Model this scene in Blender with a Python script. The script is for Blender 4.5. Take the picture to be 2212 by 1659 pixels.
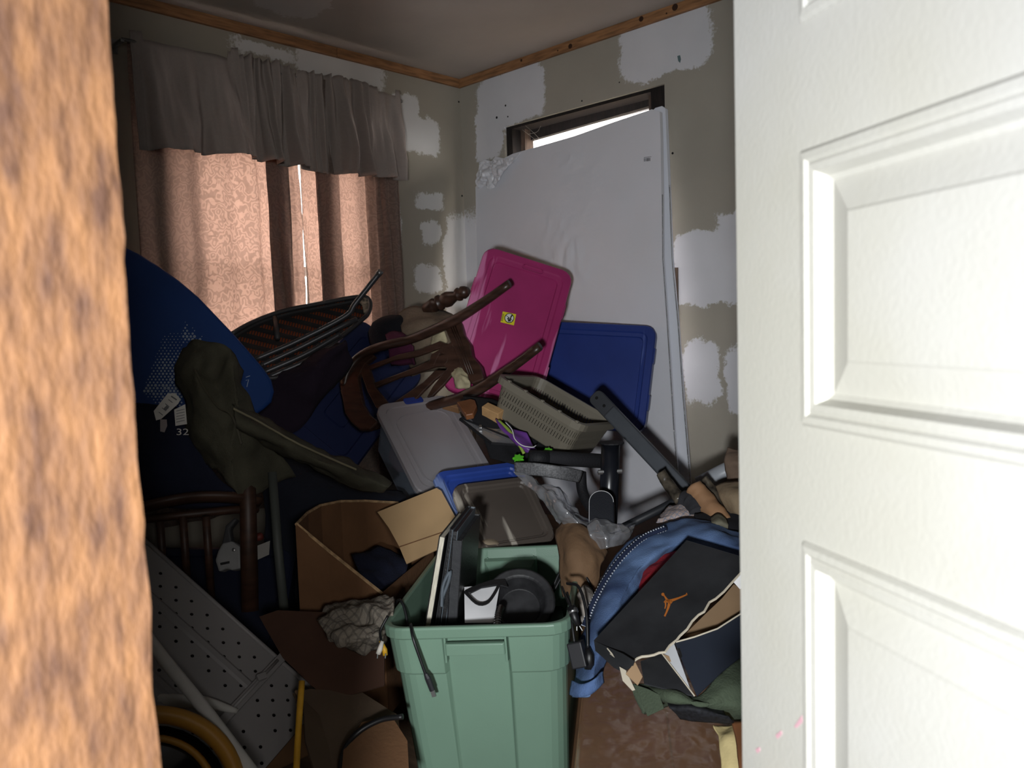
import bpy, bmesh, math, random
import numpy as np
from mathutils import Matrix, Vector, noise
random.seed(7)
for o in list(bpy.data.objects): bpy.data.objects.remove(o)
SC = bpy.context.scene; COL = SC.collection
# ------------------------------------------------------------------ camera
FPX = 1742.8; YAW, PITCH, ROLL = (math.radians(a) for a in (44.37, 4.31, -1.866))
def _rot():
    cy, sy, cp, sp, cr, sr = math.cos(YAW), math.sin(YAW), math.cos(PITCH), math.sin(PITCH), math.cos(ROLL), math.sin(ROLL)
    f = np.array([-sy, cy, 0]); r = np.array([cy, sy, 0]); u = np.array([0, 0, 1.])
    f2 = f*cp-u*sp; u2 = u*cp+f*sp
    return np.array([r*cr+u2*sr, -(u2*cr-r*sr), f2])
RM = _rot(); CAM = np.array([3.0, -2.767, 1.25])
cd = bpy.data.cameras.new('camera'); cam = bpy.data.objects.new('camera', cd); COL.objects.link(cam)
cam.matrix_world = Matrix.Translation(Vector(CAM)) @ Matrix(np.array([RM[0], -RM[1], -RM[2]]).T.tolist()).to_4x4()
cd.sensor_width = 36; cd.lens = FPX*36/2212; cd.clip_start = .02
cd.dof.use_dof = True; cd.dof.focus_distance = 2.3; cd.dof.aperture_fstop = 8.0
SC.camera = cam
# ------------------------------------------------------------------ daylight, torch light, exposure
w = bpy.data.worlds.new('daylight'); SC.world = w; w.use_nodes = True
bg = w.node_tree.nodes['Background']; bg.inputs[0].default_value = (1.0, .93, .88, 1); bg.inputs[1].default_value = 14.0
def lamp(name, kind, loc, energy, color, size, target=None, **k):
    d = bpy.data.lights.new(name, kind); d.energy = energy; d.color = color
    if kind in ('POINT', 'SPOT'): d.shadow_soft_size = size
    for a, b in k.items(): setattr(d, a, b)
    o = bpy.data.objects.new(name, d); COL.objects.link(o); o.location = loc
    if target is not None: o.rotation_euler = (Vector(target)-Vector(loc)).to_track_quat('-Z', 'Y').to_euler()
    return o
lamp('work_lamp', 'SPOT', (3.22, -3.22, 1.12), 208, (.95, .98, 1), .06, (1.5, -1.05, 1.05), spot_size=math.radians(92), spot_blend=1.0)
lamp('left_fill_light', 'SPOT', (4.45, -3.45, 1.55), 108, (1, .97, .94), .16, (.1, -1.1, 2.0), spot_size=math.radians(70), spot_blend=1.0)  # unseen fill light, added to lift the dark left side of the room
SC.view_settings.view_transform = 'Standard'; SC.view_settings.look = 'None'
SC.view_settings.exposure = 0; SC.view_settings.gamma = 1; SC.view_settings.use_curve_mapping = False
# ------------------------------------------------------------------ helpers
def ray(u, v): return RM.T @ np.array([(u-1106)/FPX, (v-829.5)/FPX, 1.])
def at(u, v, Z): return CAM + ray(u, v)*Z                  # photo point at a depth -> world
def on(u, v, ax, val):                                      # photo point on an axis-aligned plane
    r = ray(u, v); return CAM + r*((val-CAM[ax])/r[ax])
def lin(c): return tuple(((x/255)/12.92 if x/255 <= .04045 else ((x/255+.055)/1.055)**2.4) for x in c)
WM = {}
def clean(m):
    bm = bmesh.new(); bm.from_mesh(m); bmesh.ops.recalc_face_normals(bm, faces=bm.faces); bm.to_mesh(m); bm.free()
def props(o, label=None, cat=None, group=None, kind=None):
    if label: o['label'] = label
    if cat: o['category'] = cat
    if group: o['group'] = group
    if kind: o['kind'] = kind
    return o
def root(name, label, cat, M=None, group=None, kind=None):
    o = bpy.data.objects.new(name, None); COL.objects.link(o); o.empty_display_size = .05
    if M is None: M = Matrix.Identity(4)
    elif not isinstance(M, Matrix): M = Matrix.Translation(Vector(M))
    o.matrix_world = M; WM[o] = M
    return props(o, label, cat, group, kind)
def mk(name, VF, mat, parent=None, M=None, local=False, smooth=False, bevel=0, solid=0, sub=0, seg=2, label=None, cat=None, group=None, kind=None, recalc=True):
    V, F = VF; V = [tuple(map(float, p)) for p in V]
    if parent is not None: M = WM[parent]
    elif M is None:
        a = np.array(V); c = a.mean(0); c[2] = a[:, 2].min(); M = Matrix.Translation(Vector(c))
    elif not isinstance(M, Matrix): M = Matrix.Translation(Vector(M))
    if not local:
        I = M.inverted(); V = [tuple(I @ Vector(p)) for p in V]
    me = bpy.data.meshes.new(name); me.from_pydata(V, [], [list(f) for f in F]); me.update()
    if recalc: clean(me)
    if smooth: me.polygons.foreach_set('use_smooth', [True]*len(me.polygons))
    if mat: me.materials.append(mat)
    o = bpy.data.objects.new(name, me); COL.objects.link(o); WM[o] = M
    if parent is not None: o.parent = parent
    else: o.matrix_world = M
    if solid: m = o.modifiers.new('t', 'SOLIDIFY'); m.thickness = solid; m.offset = 0
    if bevel: m = o.modifiers.new('b', 'BEVEL'); m.width = bevel; m.segments = seg; m.limit_method = 'ANGLE'; m.angle_limit = .6
    if sub: m = o.modifiers.new('s', 'SUBSURF'); m.levels = sub; m.render_levels = sub
    return props(o, label, cat, group, kind)
def join(*parts):
    V, F = [], []
    for v, f in parts:
        n = len(V); V += list(v); F += [[i+n for i in q] for q in f]
    return V, F
def tf(M, VF): return [tuple(M @ Vector(p)) for p in VF[0]], VF[1]
def box(x0, x1, y0, y1, z0, z1):
    V = [(x, y, z) for z in (z0, z1) for y in (y0, y1) for x in (x0, x1)]
    return V, [(0, 2, 3, 1), (4, 5, 7, 6), (0, 1, 5, 4), (2, 6, 7, 3), (0, 4, 6, 2), (1, 3, 7, 5)]
def cr(pts, n):                                             # Catmull-Rom through points (tuples of any length)
    P = np.array(pts, float); P = np.vstack([2*P[0]-P[1], P, 2*P[-1]-P[-2]]); out = []
    m = len(P)-3
    for k in range(n):
        s = k/(n-1)*m; i = min(int(s), m-1); t = s-i; a, b, c, d = P[i:i+4]
        out.append(.5*(2*b+(c-a)*t+(2*a-5*b+4*c-d)*t*t+(3*b-a-3*c+d)*t**3))
    return np.array(out)
def sweep(pts, rad, n=10, flat=1.0, closed=False, up=None):  # tube along world points
    P = [Vector(p) for p in pts]; N = len(P); R = rad if hasattr(rad, '__len__') else [rad]*N
    V, F = [], []; ref = Vector(up) if up is not None else None
    for i in range(N):
        t = (P[min(i+1, N-1)]-P[max(i-1, 0)]).normalized()
        if ref is None: ref = t.orthogonal()
        a = (ref-t*ref.dot(t)).normalized(); b = t.cross(a); ref = a
        for k in range(n):
            q = 2*math.pi*k/n; V.append(tuple(P[i]+a*math.cos(q)*R[i]+b*math.sin(q)*R[i]*flat))
    for i in range(N-1):
        for k in range(n): F.append((i*n+k, i*n+(k+1) % n, (i+1)*n+(k+1) % n, (i+1)*n+k))
    F.append(tuple(range(n))[::-1]); F.append(tuple((N-1)*n+k for k in range(n)))
    return V, F
def tube(px, rad, n=10, m=0, flat=1.0, up=None):
    W = [at(*p) for p in px]
    if m: W = cr(W, m)
    if hasattr(rad, '__len__') and m: rad = np.interp(np.linspace(0, 1, m), np.linspace(0, 1, len(rad)), rad)
    return sweep(W, rad, n, flat, up=up)
def barrect(p0, p1, wv, w, t):                              # straight bar, rectangular section; wv = width direction
    p0, p1, wv = Vector(p0), Vector(p1), Vector(wv); d = (p1-p0).normalized(); wv = (wv-d*wv.dot(d)).normalized(); nv = d.cross(wv)
    V = [tuple(p+wv*a*w/2+nv*b*t/2) for p in (p0, p1) for b in (-1, 1) for a in (-1, 1)]
    return V, [(0, 2, 3, 1), (4, 5, 7, 6), (0, 1, 5, 4), (2, 6, 7, 3), (0, 4, 6, 2), (1, 3, 7, 5)]
def loft(loops, c0=True, c1=True):
    n = len(loops[0]); V = [p for L in loops for p in L]; F = []
    for i in range(len(loops)-1):
        for k in range(n): F.append((i*n+k, i*n+(k+1) % n, (i+1)*n+(k+1) % n, (i+1)*n+k))
    if c0: F.append(tuple(range(n))[::-1])
    if c1: F.append(tuple((len(loops)-1)*n+k for k in range(n)))
    return V, F
def rrect(w, h, r, z, n=5, cx=0, cy=0):
    out = []; r = min(r, w/2-1e-4, h/2-1e-4)
    for sx, sy, a0 in ((1, 1, 0), (-1, 1, 90), (-1, -1, 180), (1, -1, 270)):
        for k in range(n):
            a = math.radians(a0+90*k/(n-1)); out.append((cx+sx*(w/2-r)+r*math.cos(a), cy+sy*(h/2-r)+r*math.sin(a), z))
    return out
def lathe(prof, n=20):
    V, F = [], []
    for r, z in prof:
        for k in range(n): q = 2*math.pi*k/n; V.append((r*math.cos(q), r*math.sin(q), z))
    for i in range(len(prof)-1):
        for k in range(n): F.append((i*n+k, i*n+(k+1) % n, (i+1)*n+(k+1) % n, (i+1)*n+k))
    F.append(tuple(range(n))[::-1]); F.append(tuple((len(prof)-1)*n+k for k in range(n)))
    return V, F
def frame(TL, TR, BL):                                      # rectangle frame, z towards the viewer, origin at centre
    a, b, c = Vector(TL), Vector(TR), Vector(BL); X = (b-a); w = X.length; X.normalize()
    Y = (a-c); Y = Y-X*Y.dot(X); h = Y.length; Y.normalize(); Z = X.cross(Y)
    o = a+X*w/2-Y*h/2
    M = Matrix((X, Y, Z)).transposed().to_4x4(); M.translation = o
    return M, w, h
def pframe(tl, tr, bl): return frame(at(*tl), at(*tr), at(*bl))
def aim(p, d, up=(0, 0, 1)):                                # frame at p with local z along d
    Z = Vector(d).normalized(); X = Vector(up).cross(Z)
    if X.length < 1e-3: X = Vector((1, 0, 0))
    X.normalize(); Y = Z.cross(X); M = Matrix((X, Y, Z)).transposed().to_4x4(); M.translation = Vector(p); return M
def plane3(a, b, c):
    a, b, c = at(*a), at(*b), at(*c); n = np.cross(b-a, c-a); n /= np.linalg.norm(n)
    if n @ (a-CAM) < 0: n = -n
    return a, n                                             # n points away from the viewer
def hit(pl, u, v):
    p, n = pl; r = ray(u, v); return CAM + r*(((p-CAM) @ n)/(r @ n))
def slab(px, pl, th, lift=0):                               # outline on a plane, given thickness away from the viewer
    n = pl[1]; A = [hit(pl, *q)-n*lift for q in px]; k = len(A)
    V = A+[p+n*th for p in A]
    return V, [tuple(range(k)), tuple(range(k, 2*k))[::-1]]+[(i, i+k, (i+1) % k+k, (i+1) % k) for i in range(k)]
def stroke(pl, px, wd, th=.0006, lift=.0008):
    P = np.array(px, float); N = len(P); L, R = [], []
    wd = wd if hasattr(wd, '__len__') else [wd]*N
    for i in range(N):
        t = P[min(i+1, N-1)]-P[max(i-1, 0)]; t /= np.linalg.norm(t); n = np.array([-t[1], t[0]])
        L.append(tuple(P[i]+n*wd[i]/2)); R.append(tuple(P[i]-n*wd[i]/2))
    V = []; F = []
    for a, b in zip(L, R): V += [hit(pl, *a)-pl[1]*lift, hit(pl, *b)-pl[1]*lift]
    for i in range(N-1): F.append((2*i, 2*i+1, 2*i+3, 2*i+2))
    return V, F
def fbm(p, s, seed=0, oct=3):
    t = 0; a = 1
    for k in range(oct):
        t += a*noise.noise(Vector((p[0]*s+seed*7.1, p[1]*s-seed*3.3, p[2]*s+seed*1.7))); a *= .5; s *= 2.1
    return t
def sheet(net, nu=28, nv=20, wr=.006, ws=14, seed=1, wrap=0):  # cloth through a net of (u, v, depth)
    G = np.array([[at(*q) for q in row] for row in net])
    rows = np.array([cr(r, nu) for r in G]); grid = np.array([cr(rows[:, j], nv) for j in range(nu)])  # [nu][nv]
    V = []
    for i in range(nu):
        for j in range(nv):
            du = grid[min(i+1, nu-1), j]-grid[max(i-1, 0), j]; dv = grid[i, min(j+1, nv-1)]-grid[i, max(j-1, 0)]
            n = np.cross(du, dv); l = np.linalg.norm(n); n = n/l if l > 1e-9 else np.array([0, 0, 1.])
            p = grid[i, j]; q = fbm(p, ws, seed); q2 = 1-abs(fbm(p, ws*.6, seed+9, 2))*2
            V.append(tuple(p+n*wr*(q*.8+q2*.5)))
    F = [(i*nv+j, i*nv+j+1, (i+1)*nv+j+1, (i+1)*nv+j) for i in range(nu-1) for j in range(nv-1)]
    return V, F
# ------------------------------------------------------------------ materials
MT = {}
def mat(name, col, rough=.6, metal=0, var=.12, vs=6, bump=0, bs=60, spec=.4, col2=None, trans=0, alpha=1, streak=None, stretch=(1, 1, 1), coat=0, thr=None):
    if name in MT: return MT[name]
    m = bpy.data.materials.new(name); m.use_nodes = True; MT[name] = m; N, L = m.node_tree.nodes, m.node_tree.links
    b = N['Principled BSDF']; tc = N.new('ShaderNodeTexCoord'); mp = N.new('ShaderNodeMapping'); L.new(tc.outputs['Object'], mp.inputs[0]); mp.inputs['Scale'].default_value = stretch
    no = N.new('ShaderNodeTexNoise'); no.inputs['Scale'].default_value = vs; no.inputs['Detail'].default_value = 5; L.new(mp.outputs[0], no.inputs[0])
    rp = N.new('ShaderNodeValToRGB'); c = lin(col); c2 = lin(col2) if col2 else tuple(x*(1-var) for x in c); c1 = c if col2 else tuple(min(1, x*(1+var)) for x in c)
    lo, hi = thr or (.35, .65)
    rp.color_ramp.elements[0].position = lo; rp.color_ramp.elements[1].position = hi
    rp.color_ramp.elements[0].color = (*c2, 1); rp.color_ramp.elements[1].color = (*c1, 1); L.new(no.outputs[0], rp.inputs[0])
    out = rp.outputs[0]
    if streak:                                              # scuff marks of their own colour
        s1 = N.new('ShaderNodeTexNoise'); s1.inputs['Scale'].default_value = streak[1]; s1.inputs['Detail'].default_value = 3
        mp2 = N.new('ShaderNodeMapping'); mp2.inputs['Scale'].default_value = (1, .13, .4); mp2.inputs['Rotation'].default_value = (.3, .5, .9); L.new(tc.outputs['Object'], mp2.inputs[0]); L.new(mp2.outputs[0], s1.inputs[0])
        r2 = N.new('ShaderNodeValToRGB'); r2.color_ramp.elements[0].position = streak[2]; r2.color_ramp.elements[1].position = streak[2]+.05; L.new(s1.outputs[0], r2.inputs[0])
        mx = N.new('ShaderNodeMix'); mx.data_type = 'RGBA'; L.new(r2.outputs[0], mx.inputs[0]); L.new(out, mx.inputs[6]); mx.inputs[7].default_value = (*lin(streak[0]), 1); out = mx.outputs[2]
    L.new(out, b.inputs['Base Color']); b.inputs['Roughness'].default_value = rough; b.inputs['Metallic'].default_value = metal
    b.inputs['Specular IOR Level'].default_value = spec; b.inputs['Transmission Weight'].default_value = trans; b.inputs['Alpha'].default_value = alpha; b.inputs['Coat Weight'].default_value = coat
    if bump:
        n2 = N.new('ShaderNodeTexNoise'); n2.inputs['Scale'].default_value = bs; n2.inputs['Detail'].default_value = 4; L.new(mp.outputs[0], n2.inputs[0])
        bp = N.new('ShaderNodeBump'); bp.inputs['Strength'].default_value = bump; bp.inputs['Distance'].default_value = .01; L.new(n2.outputs[0], bp.inputs['Height']); L.new(bp.outputs[0], b.inputs['Normal'])
    return m
def film(name, tint=(.9, .92, .95), clear=.72, rough=.18, diff=.4):   # thin clear plastic
    m = bpy.data.materials.new(name); m.use_nodes = True; N, L = m.node_tree.nodes, m.node_tree.links
    for n in list(N): N.remove(n)
    o = N.new('ShaderNodeOutputMaterial'); t = N.new('ShaderNodeBsdfTransparent'); t.inputs[0].default_value = (*tint, 1)
    g = N.new('ShaderNodeBsdfGlossy'); g.inputs['Roughness'].default_value = rough; d = N.new('ShaderNodeBsdfDiffuse'); d.inputs[0].default_value = (*tint, 1)
    m1 = N.new('ShaderNodeMixShader'); m1.inputs[0].default_value = diff; L.new(g.outputs[0], m1.inputs[1]); L.new(d.outputs[0], m1.inputs[2])
    m2 = N.new('ShaderNodeMixShader'); m2.inputs[0].default_value = 1-clear; L.new(t.outputs[0], m2.inputs[1]); L.new(m1.outputs[0], m2.inputs[2]); L.new(m2.outputs[0], o.inputs[0])
    return m
def patched(name, base, white, patches, axes, seed=0, edge=.05, ns=9):
    """bare board with spackle: each patch is (c0, c1, h0, h1) in two wall axes, its edge made ragged by noise"""
    m = bpy.data.materials.new(name); m.use_nodes = True; N, L = m.node_tree.nodes, m.node_tree.links; b = N['Principled BSDF']
    g = N.new('ShaderNodeNewGeometry')
    no = N.new('ShaderNodeTexNoise'); no.inputs['Scale'].default_value = ns; no.inputs['Detail'].default_value = 6; no.inputs['Roughness'].default_value = .65; L.new(g.outputs['Position'], no.inputs[0])
    sb = N.new('ShaderNodeVectorMath'); sb.operation = 'SUBTRACT'; L.new(no.outputs['Color'], sb.inputs[0]); sb.inputs[1].default_value = (.5,)*3
    sc = N.new('ShaderNodeVectorMath'); sc.operation = 'SCALE'; sc.inputs['Scale'].default_value = edge*4; L.new(sb.outputs[0], sc.inputs[0])
    ad = N.new('ShaderNodeVectorMath'); ad.operation = 'ADD'; L.new(g.outputs['Position'], ad.inputs[0]); L.new(sc.outputs[0], ad.inputs[1])
    sp = N.new('ShaderNodeSeparateXYZ'); L.new(ad.outputs[0], sp.inputs[0])
    def M(op, a, b_=None):
        n = N.new('ShaderNodeMath'); n.operation = op
        for i, x in enumerate((a, b_)):
            if x is None: continue
            if isinstance(x, (int, float)): n.inputs[i].default_value = x
            else: L.new(x, n.inputs[i])
        return n.outputs[0]
    tot = None
    for a0, b0, ha, hb in patches:
        p = M('DIVIDE', M('ABSOLUTE', M('SUBTRACT', sp.outputs[axes[0]], a0)), ha); q = M('DIVIDE', M('ABSOLUTE', M('SUBTRACT', sp.outputs[axes[1]], b0)), hb)
        d = M('MULTIPLY', M('SUBTRACT', 1.0, M('POWER', M('ADD', M('POWER', p, 5.), M('POWER', q, 5.)), .2)), min(ha, hb))
        tot = d if tot is None else M('MAXIMUM', tot, d)
    n3 = N.new('ShaderNodeTexNoise'); n3.inputs['Scale'].default_value = 90; n3.inputs['Detail'].default_value = 3; L.new(g.outputs['Position'], n3.inputs[0])
    f = M('ADD', tot, M('MULTIPLY', M('SUBTRACT', n3.outputs[0], .5), .03))
    mr = N.new('ShaderNodeMapRange'); L.new(f, mr.inputs[0]); mr.inputs[1].default_value = -.003; mr.inputs[2].default_value = .006
    n4 = N.new('ShaderNodeTexNoise'); n4.inputs['Scale'].default_value = 2.5; n4.inputs['Detail'].default_value = 8; L.new(g.outputs['Position'], n4.inputs[0])
    mx = N.new('ShaderNodeMix'); mx.data_type = 'RGBA'; L.new(mr.outputs[0], mx.inputs[0]); mx.inputs[6].default_value = (*lin(base), 1); mx.inputs[7].default_value = (*lin(white), 1)
    mm = N.new('ShaderNodeMix'); mm.data_type = 'RGBA'; mm.blend_type = 'MULTIPLY'; mm.inputs[0].default_value = .35; L.new(mx.outputs[2], mm.inputs[6]); L.new(n4.outputs[0], mm.inputs[7])
    L.new(mm.outputs[2], b.inputs['Base Color']); b.inputs['Roughness'].default_value = .85; b.inputs['Specular IOR Level'].default_value = .15
    bp = N.new('ShaderNodeBump'); bp.inputs['Strength'].default_value = .35; bp.inputs['Distance'].default_value = .004; L.new(f, bp.inputs['Height']); L.new(bp.outputs[0], b.inputs['Normal'])
    return m
# ------------------------------------------------------------------ the room
ROOMX, ROOMY, CEIL, WT = 3.9, -2.584, 2.45, .12
def prect(u0, v0, u1, v1, ax):                              # photo rectangle on a wall -> centre and half sizes
    a = [on(u, v, ax, 0) for u in (u0, u1) for v in (v0, v1)]; k = 1-ax
    h = [p[k] for p in a]; z0 = (a[0][2]+a[2][2])/2; z1 = (a[1][2]+a[3][2])/2
    return ((min(h)+max(h))/2, (z0+z1)/2, (max(h)-min(h))/2, abs(z0-z1)/2)
LP = [prect(*r, 0) for r in ((850, 205, 905, 280), (860, 255, 948, 330), (902, 412, 955, 452), (912, 480, 948, 530), (893, 572, 955, 632), (968, 462, 1012, 760), (846, 440, 862, 540), (640, 118, 830, 185), (500, 95, 640, 128))]
RP = [prect(*r, 1) for r in ((1032, 150, 1175, 275), (1028, 240, 1085, 350), (1340, 22, 1540, 165), (995, 462, 1040, 900), (1452, 492, 1640, 660), (1475, 735, 1555, 875), (1568, 745, 1640, 900), (1545, 452, 1640, 500))]
m_wl = patched('board_left_wall', (164, 157, 144), (214, 213, 211), LP, (1, 2), 0, .03)
m_wr = patched('board_right_wall', (168, 162, 150), (218, 218, 222), RP, (0, 2), 3, .03)
m_ce = patched('ceiling_board', (186, 177, 168), (204, 200, 196), [(1.05, -1.75, .78, .62), (.5, -1.1, .3, .12)], (0, 1), 5, .06, 5)
m_plain = mat('plain_drywall', (176, 172, 164), .85, vs=2, var=.06)
m_floor = mat('worn_subfloor', (104, 84, 66), .8, vs=5, var=.3, stretch=(1, 6, 1))
def wall_hole(ax, inner, outer, a0, a1, z0, z1, ha0, ha1, hz0, hz1):
    bs = []
    for p0, p1, q0, q1 in ((a0, ha0, z0, z1), (ha1, a1, z0, z1), (ha0, ha1, z0, hz0), (ha0, ha1, hz1, z1)):
        if p1-p0 < 1e-4 or q1-q0 < 1e-4: continue
        bs.append(box(inner, outer, p0, p1, q0, q1) if ax == 0 else box(p0, p1, inner, outer, q0, q1))
    return join(*bs)
S = dict(kind='structure')
mk('ground', box(-14, 16, .2, 24, -.6, -.5), mat('bare_earth', (104, 94, 80), .95, vs=.8, var=.2), M=(0, 10, -.6), **S)
mk('ground', box(-18, -.2, -16, .19, -.6, -.5), MT['bare_earth'], M=(-9, -8, -.6), **S)
mk('floor', box(-.12, 5.2, -5.0, .12, -.1, 0), m_floor, M=(0, 0, 0), **S)
mk('ceiling', box(-.12, ROOMX+.12, ROOMY-WT, .12, CEIL, CEIL+.1), m_ce, M=(0, 0, CEIL), **S)
mk('wall_left', wall_hole(0, -WT, 0, ROOMY-WT, WT, 0, CEIL, -1.43, -.615, .95, 2.06), m_wl, M=(0, 0, 0), **S)
mk('wall_right', wall_hole(1, WT, 0, 0, ROOMX+.12, 0, CEIL, .296, 1.184, 1.0, 2.168), m_wr, M=(0, 0, 0), **S)
JX, HX = 2.51, 3.42
mk('wall_front', wall_hole(1, ROOMY, ROOMY-WT, 0, ROOMX, 0, CEIL, JX-.02, HX+.03, 0, 2.07), m_plain, M=(0, ROOMY, 0), **S)
mk('wall_side', box(ROOMX, ROOMX+.12, ROOMY-WT, 0, 0, CEIL), m_plain, M=(ROOMX, 0, 0), **S)
# the dim hallway the photograph was taken from
mk('wall_hall_left', box(1.4, 1.5, -5.0, ROOMY-WT, 0, CEIL), m_plain, M=(1.4, 0, 0), **S)
mk('wall_hall_right', box(5.1, 5.2, -5.0, ROOMY-WT, 0, CEIL), m_plain, M=(5.1, 0, 0), **S)
mk('wall_hall_rear', box(1.5, 5.1, -5.0, -4.9, 0, CEIL), m_plain, M=(1.5, -5, 0), **S)
mk('wall_hall_front', box(ROOMX+.12, 5.1, ROOMY-WT-.05, ROOMY-WT, 0, CEIL), m_plain, M=(ROOMX, ROOMY, 0), **S)
mk('ceiling_hall', box(1.4, 5.2, -5.0, ROOMY-WT, CEIL, CEIL+.1), m_plain, M=(1.4, -5, CEIL), **S)
# furring strip trim round the ceiling
m_pine = mat('raw_pine_trim', (140, 100, 66), .65, vs=10, var=.3, stretch=(1, 1, 9), bump=.1)
m_knot = mat('pine_knot', (52, 30, 18), .6)
def strip(n, b, M): return mk(n, b, m_pine, M=M, bevel=.002, **S)
strip('trim_1', box(0, .018, ROOMY, -.722, 2.41, CEIL), (0, ROOMY, 2.41))
strip('trim_2', box(0, .018, -.72, -.018, 2.41, CEIL), (0, -.72, 2.41))
t3 = strip('trim_3', box(0, ROOMX, -.018, 0, 2.41, CEIL), (0, 0, 2.41))
for (u, v, r) in ((1126, 124, 5), (1205, 115, 3), (1232, 104, 9), (1385, 36, 9), (1458, 10, 11), (1440, 38, 3)):
    p = on(u, v, 1, -.018); r *= .62; mk('knot', tf(Matrix.Translation(Vector((p[0], -.0182, min(max(p[2]+.008, 2.424), 2.436)))) @ Matrix.Rotation(math.pi/2, 4, 'X'), lathe([(r*.0019, -.0004), (r*.0019, .0006)], 12)), m_knot, t3)
# nail and screw holes
m_hole = mat('nail_hole_black', (14, 13, 12), .9)
def dots(wname, lst, ax):
    w_ = bpy.data.objects[wname]
    for u, v, r in lst:
        p = on(u, v, ax, 0); R = Matrix.Rotation(math.pi/2, 4, 'X' if ax == 1 else 'Y')
        mk('screw_hole', tf(Matrix.Translation(Vector(p)) @ R, lathe([(r*.002, -.0007), (r*.002, .0007)], 8)), m_hole, w_)
dots('wall_right', [(1073, 254, 3), (1092, 228, 2.5), (1097, 252, 2), (1257, 218, 2), (1453, 331, 2.5), (1338, 178, 1.5)], 1)
dots('wall_left', [(784, 187, 3), (793, 233, 2), (828, 222, 2), (991, 220, 2.5), (998, 423, 2.5), (826, 210, 1.6)], 0)
# teal paint chip mark on the upper spackle
pw = (np.array([0, -.0005, 0]), np.array([0, 1., 0]))
mk('paint_mark', slab([(1463, 121), (1469, 119), (1471, 128), (1469, 136), (1465, 132)], pw, .0004), mat('teal_paint', (92, 112, 114), .7), bpy.data.objects['wall_right'])
# ------------------------------------------------------------------ windows
m_white = mat('white_vinyl_frame', (226, 222, 220), .5, vs=3, var=.05)
m_glass = film('window_glass', (.97, .97, .97), .93, .05, .1)
w1 = root('window_1', None, None, (-.06, -1.02, .95), kind='structure')
for b_ in (box(-.1, -.05, -1.43, -1.39, .95, 2.06), box(-.1, -.05, -.655, -.615, .95, 2.06), box(-.1, -.05, -1.39, -.655, .95, .99), box(-.1, -.05, -1.39, -.655, 2.02, 2.06), box(-.1, -.05, -1.39, -.655, 1.48, 1.52)):
    mk('window_frame', b_, m_white, w1, bevel=.003)
for z0, z1 in ((.99, 1.48), (1.52, 2.02)): mk('window_pane', box(-.078, -.075, -1.39, -.655, z0, z1), m_glass, w1)
mk('window_sill', box(-.05, .02, -1.46, -.585, .93, .95), m_white, w1, bevel=.004)
m_stud = mat('old_dark_stud', (24, 18, 15), .9, vs=14, var=.45, stretch=(6, 6, 1), bump=.3)
m_stud2 = mat('weathered_lath', (74, 60, 50), .9, vs=14, var=.4, stretch=(6, 6, 1), bump=.3)
w2 = root('window_2', None, None, (.74, .12, 1.0), kind='structure')
mk('stud', box(.2965, .335, .014, .118, 1.0, 2.168), m_stud, w2); mk('stud', box(.345, .372, .06, .118, 1.0, 2.168), m_stud2, w2)
mk('stud', box(1.11, 1.1835, .014, .118, 1.0, 2.168), m_stud, w2); mk('stud', box(1.075, 1.108, .05, .118, 1.0, 2.168), m_stud2, w2)
mk('header', box(.336, 1.109, .012, .099, 2.155, 2.1675), m_stud, w2); mk('header', ([(x, y, (z if z else (2.108 if x < .5 else 2.130))) for x, y, z in [(.336, .1, 0), (1.109, .1, 0), (.336, .128, 0), (1.109, .128, 0), (.336, .1, 2.3), (1.109, .1, 2.3), (.336, .128, 2.3), (1.109, .128, 2.3)]], box(0, 1, 0, 1, 0, 1)[1]), m_stud, w2); mk('header_lip', box(.373, 1.074, .129, .135, 2.122, 2.14), m_white, w2)
for b_ in (box(.25, 1.2, .15, .18, 2.14, 2.18), box(.25, .30, .15, .18, 1.0, 2.14), box(1.15, 1.2, .15, .18, 1.0, 2.14), box(.30, 1.15, .15, .18, 1.0, 1.05), box(.30, 1.15, .15, .18, 1.5, 1.54)):
    mk('window_frame', b_, m_white, w2, bevel=.003)
for z0, z1 in ((1.05, 1.5), (1.54, 2.14)): mk('window_pane', box(.30, 1.15, .162, .165, z0, z1), m_glass, w2)
# cobweb threads in the opening
mk('cobweb', join(*[sweep(cr([at(u0, v0, 3.72), at((u0+u1)/2+6, (v0+v1)/2+4, 3.7), at(u1, v1, 3.7)], 8), .0006, 4) for u0, v0, u1, v1 in ((1131, 268, 1165, 300), (1140, 290, 1168, 272), (1216, 238, 1222, 258), (1295, 214, 1304, 220), (1128, 280, 1160, 306))]), mat('cobweb_grey', (150, 145, 135), .9), w2)
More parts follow.
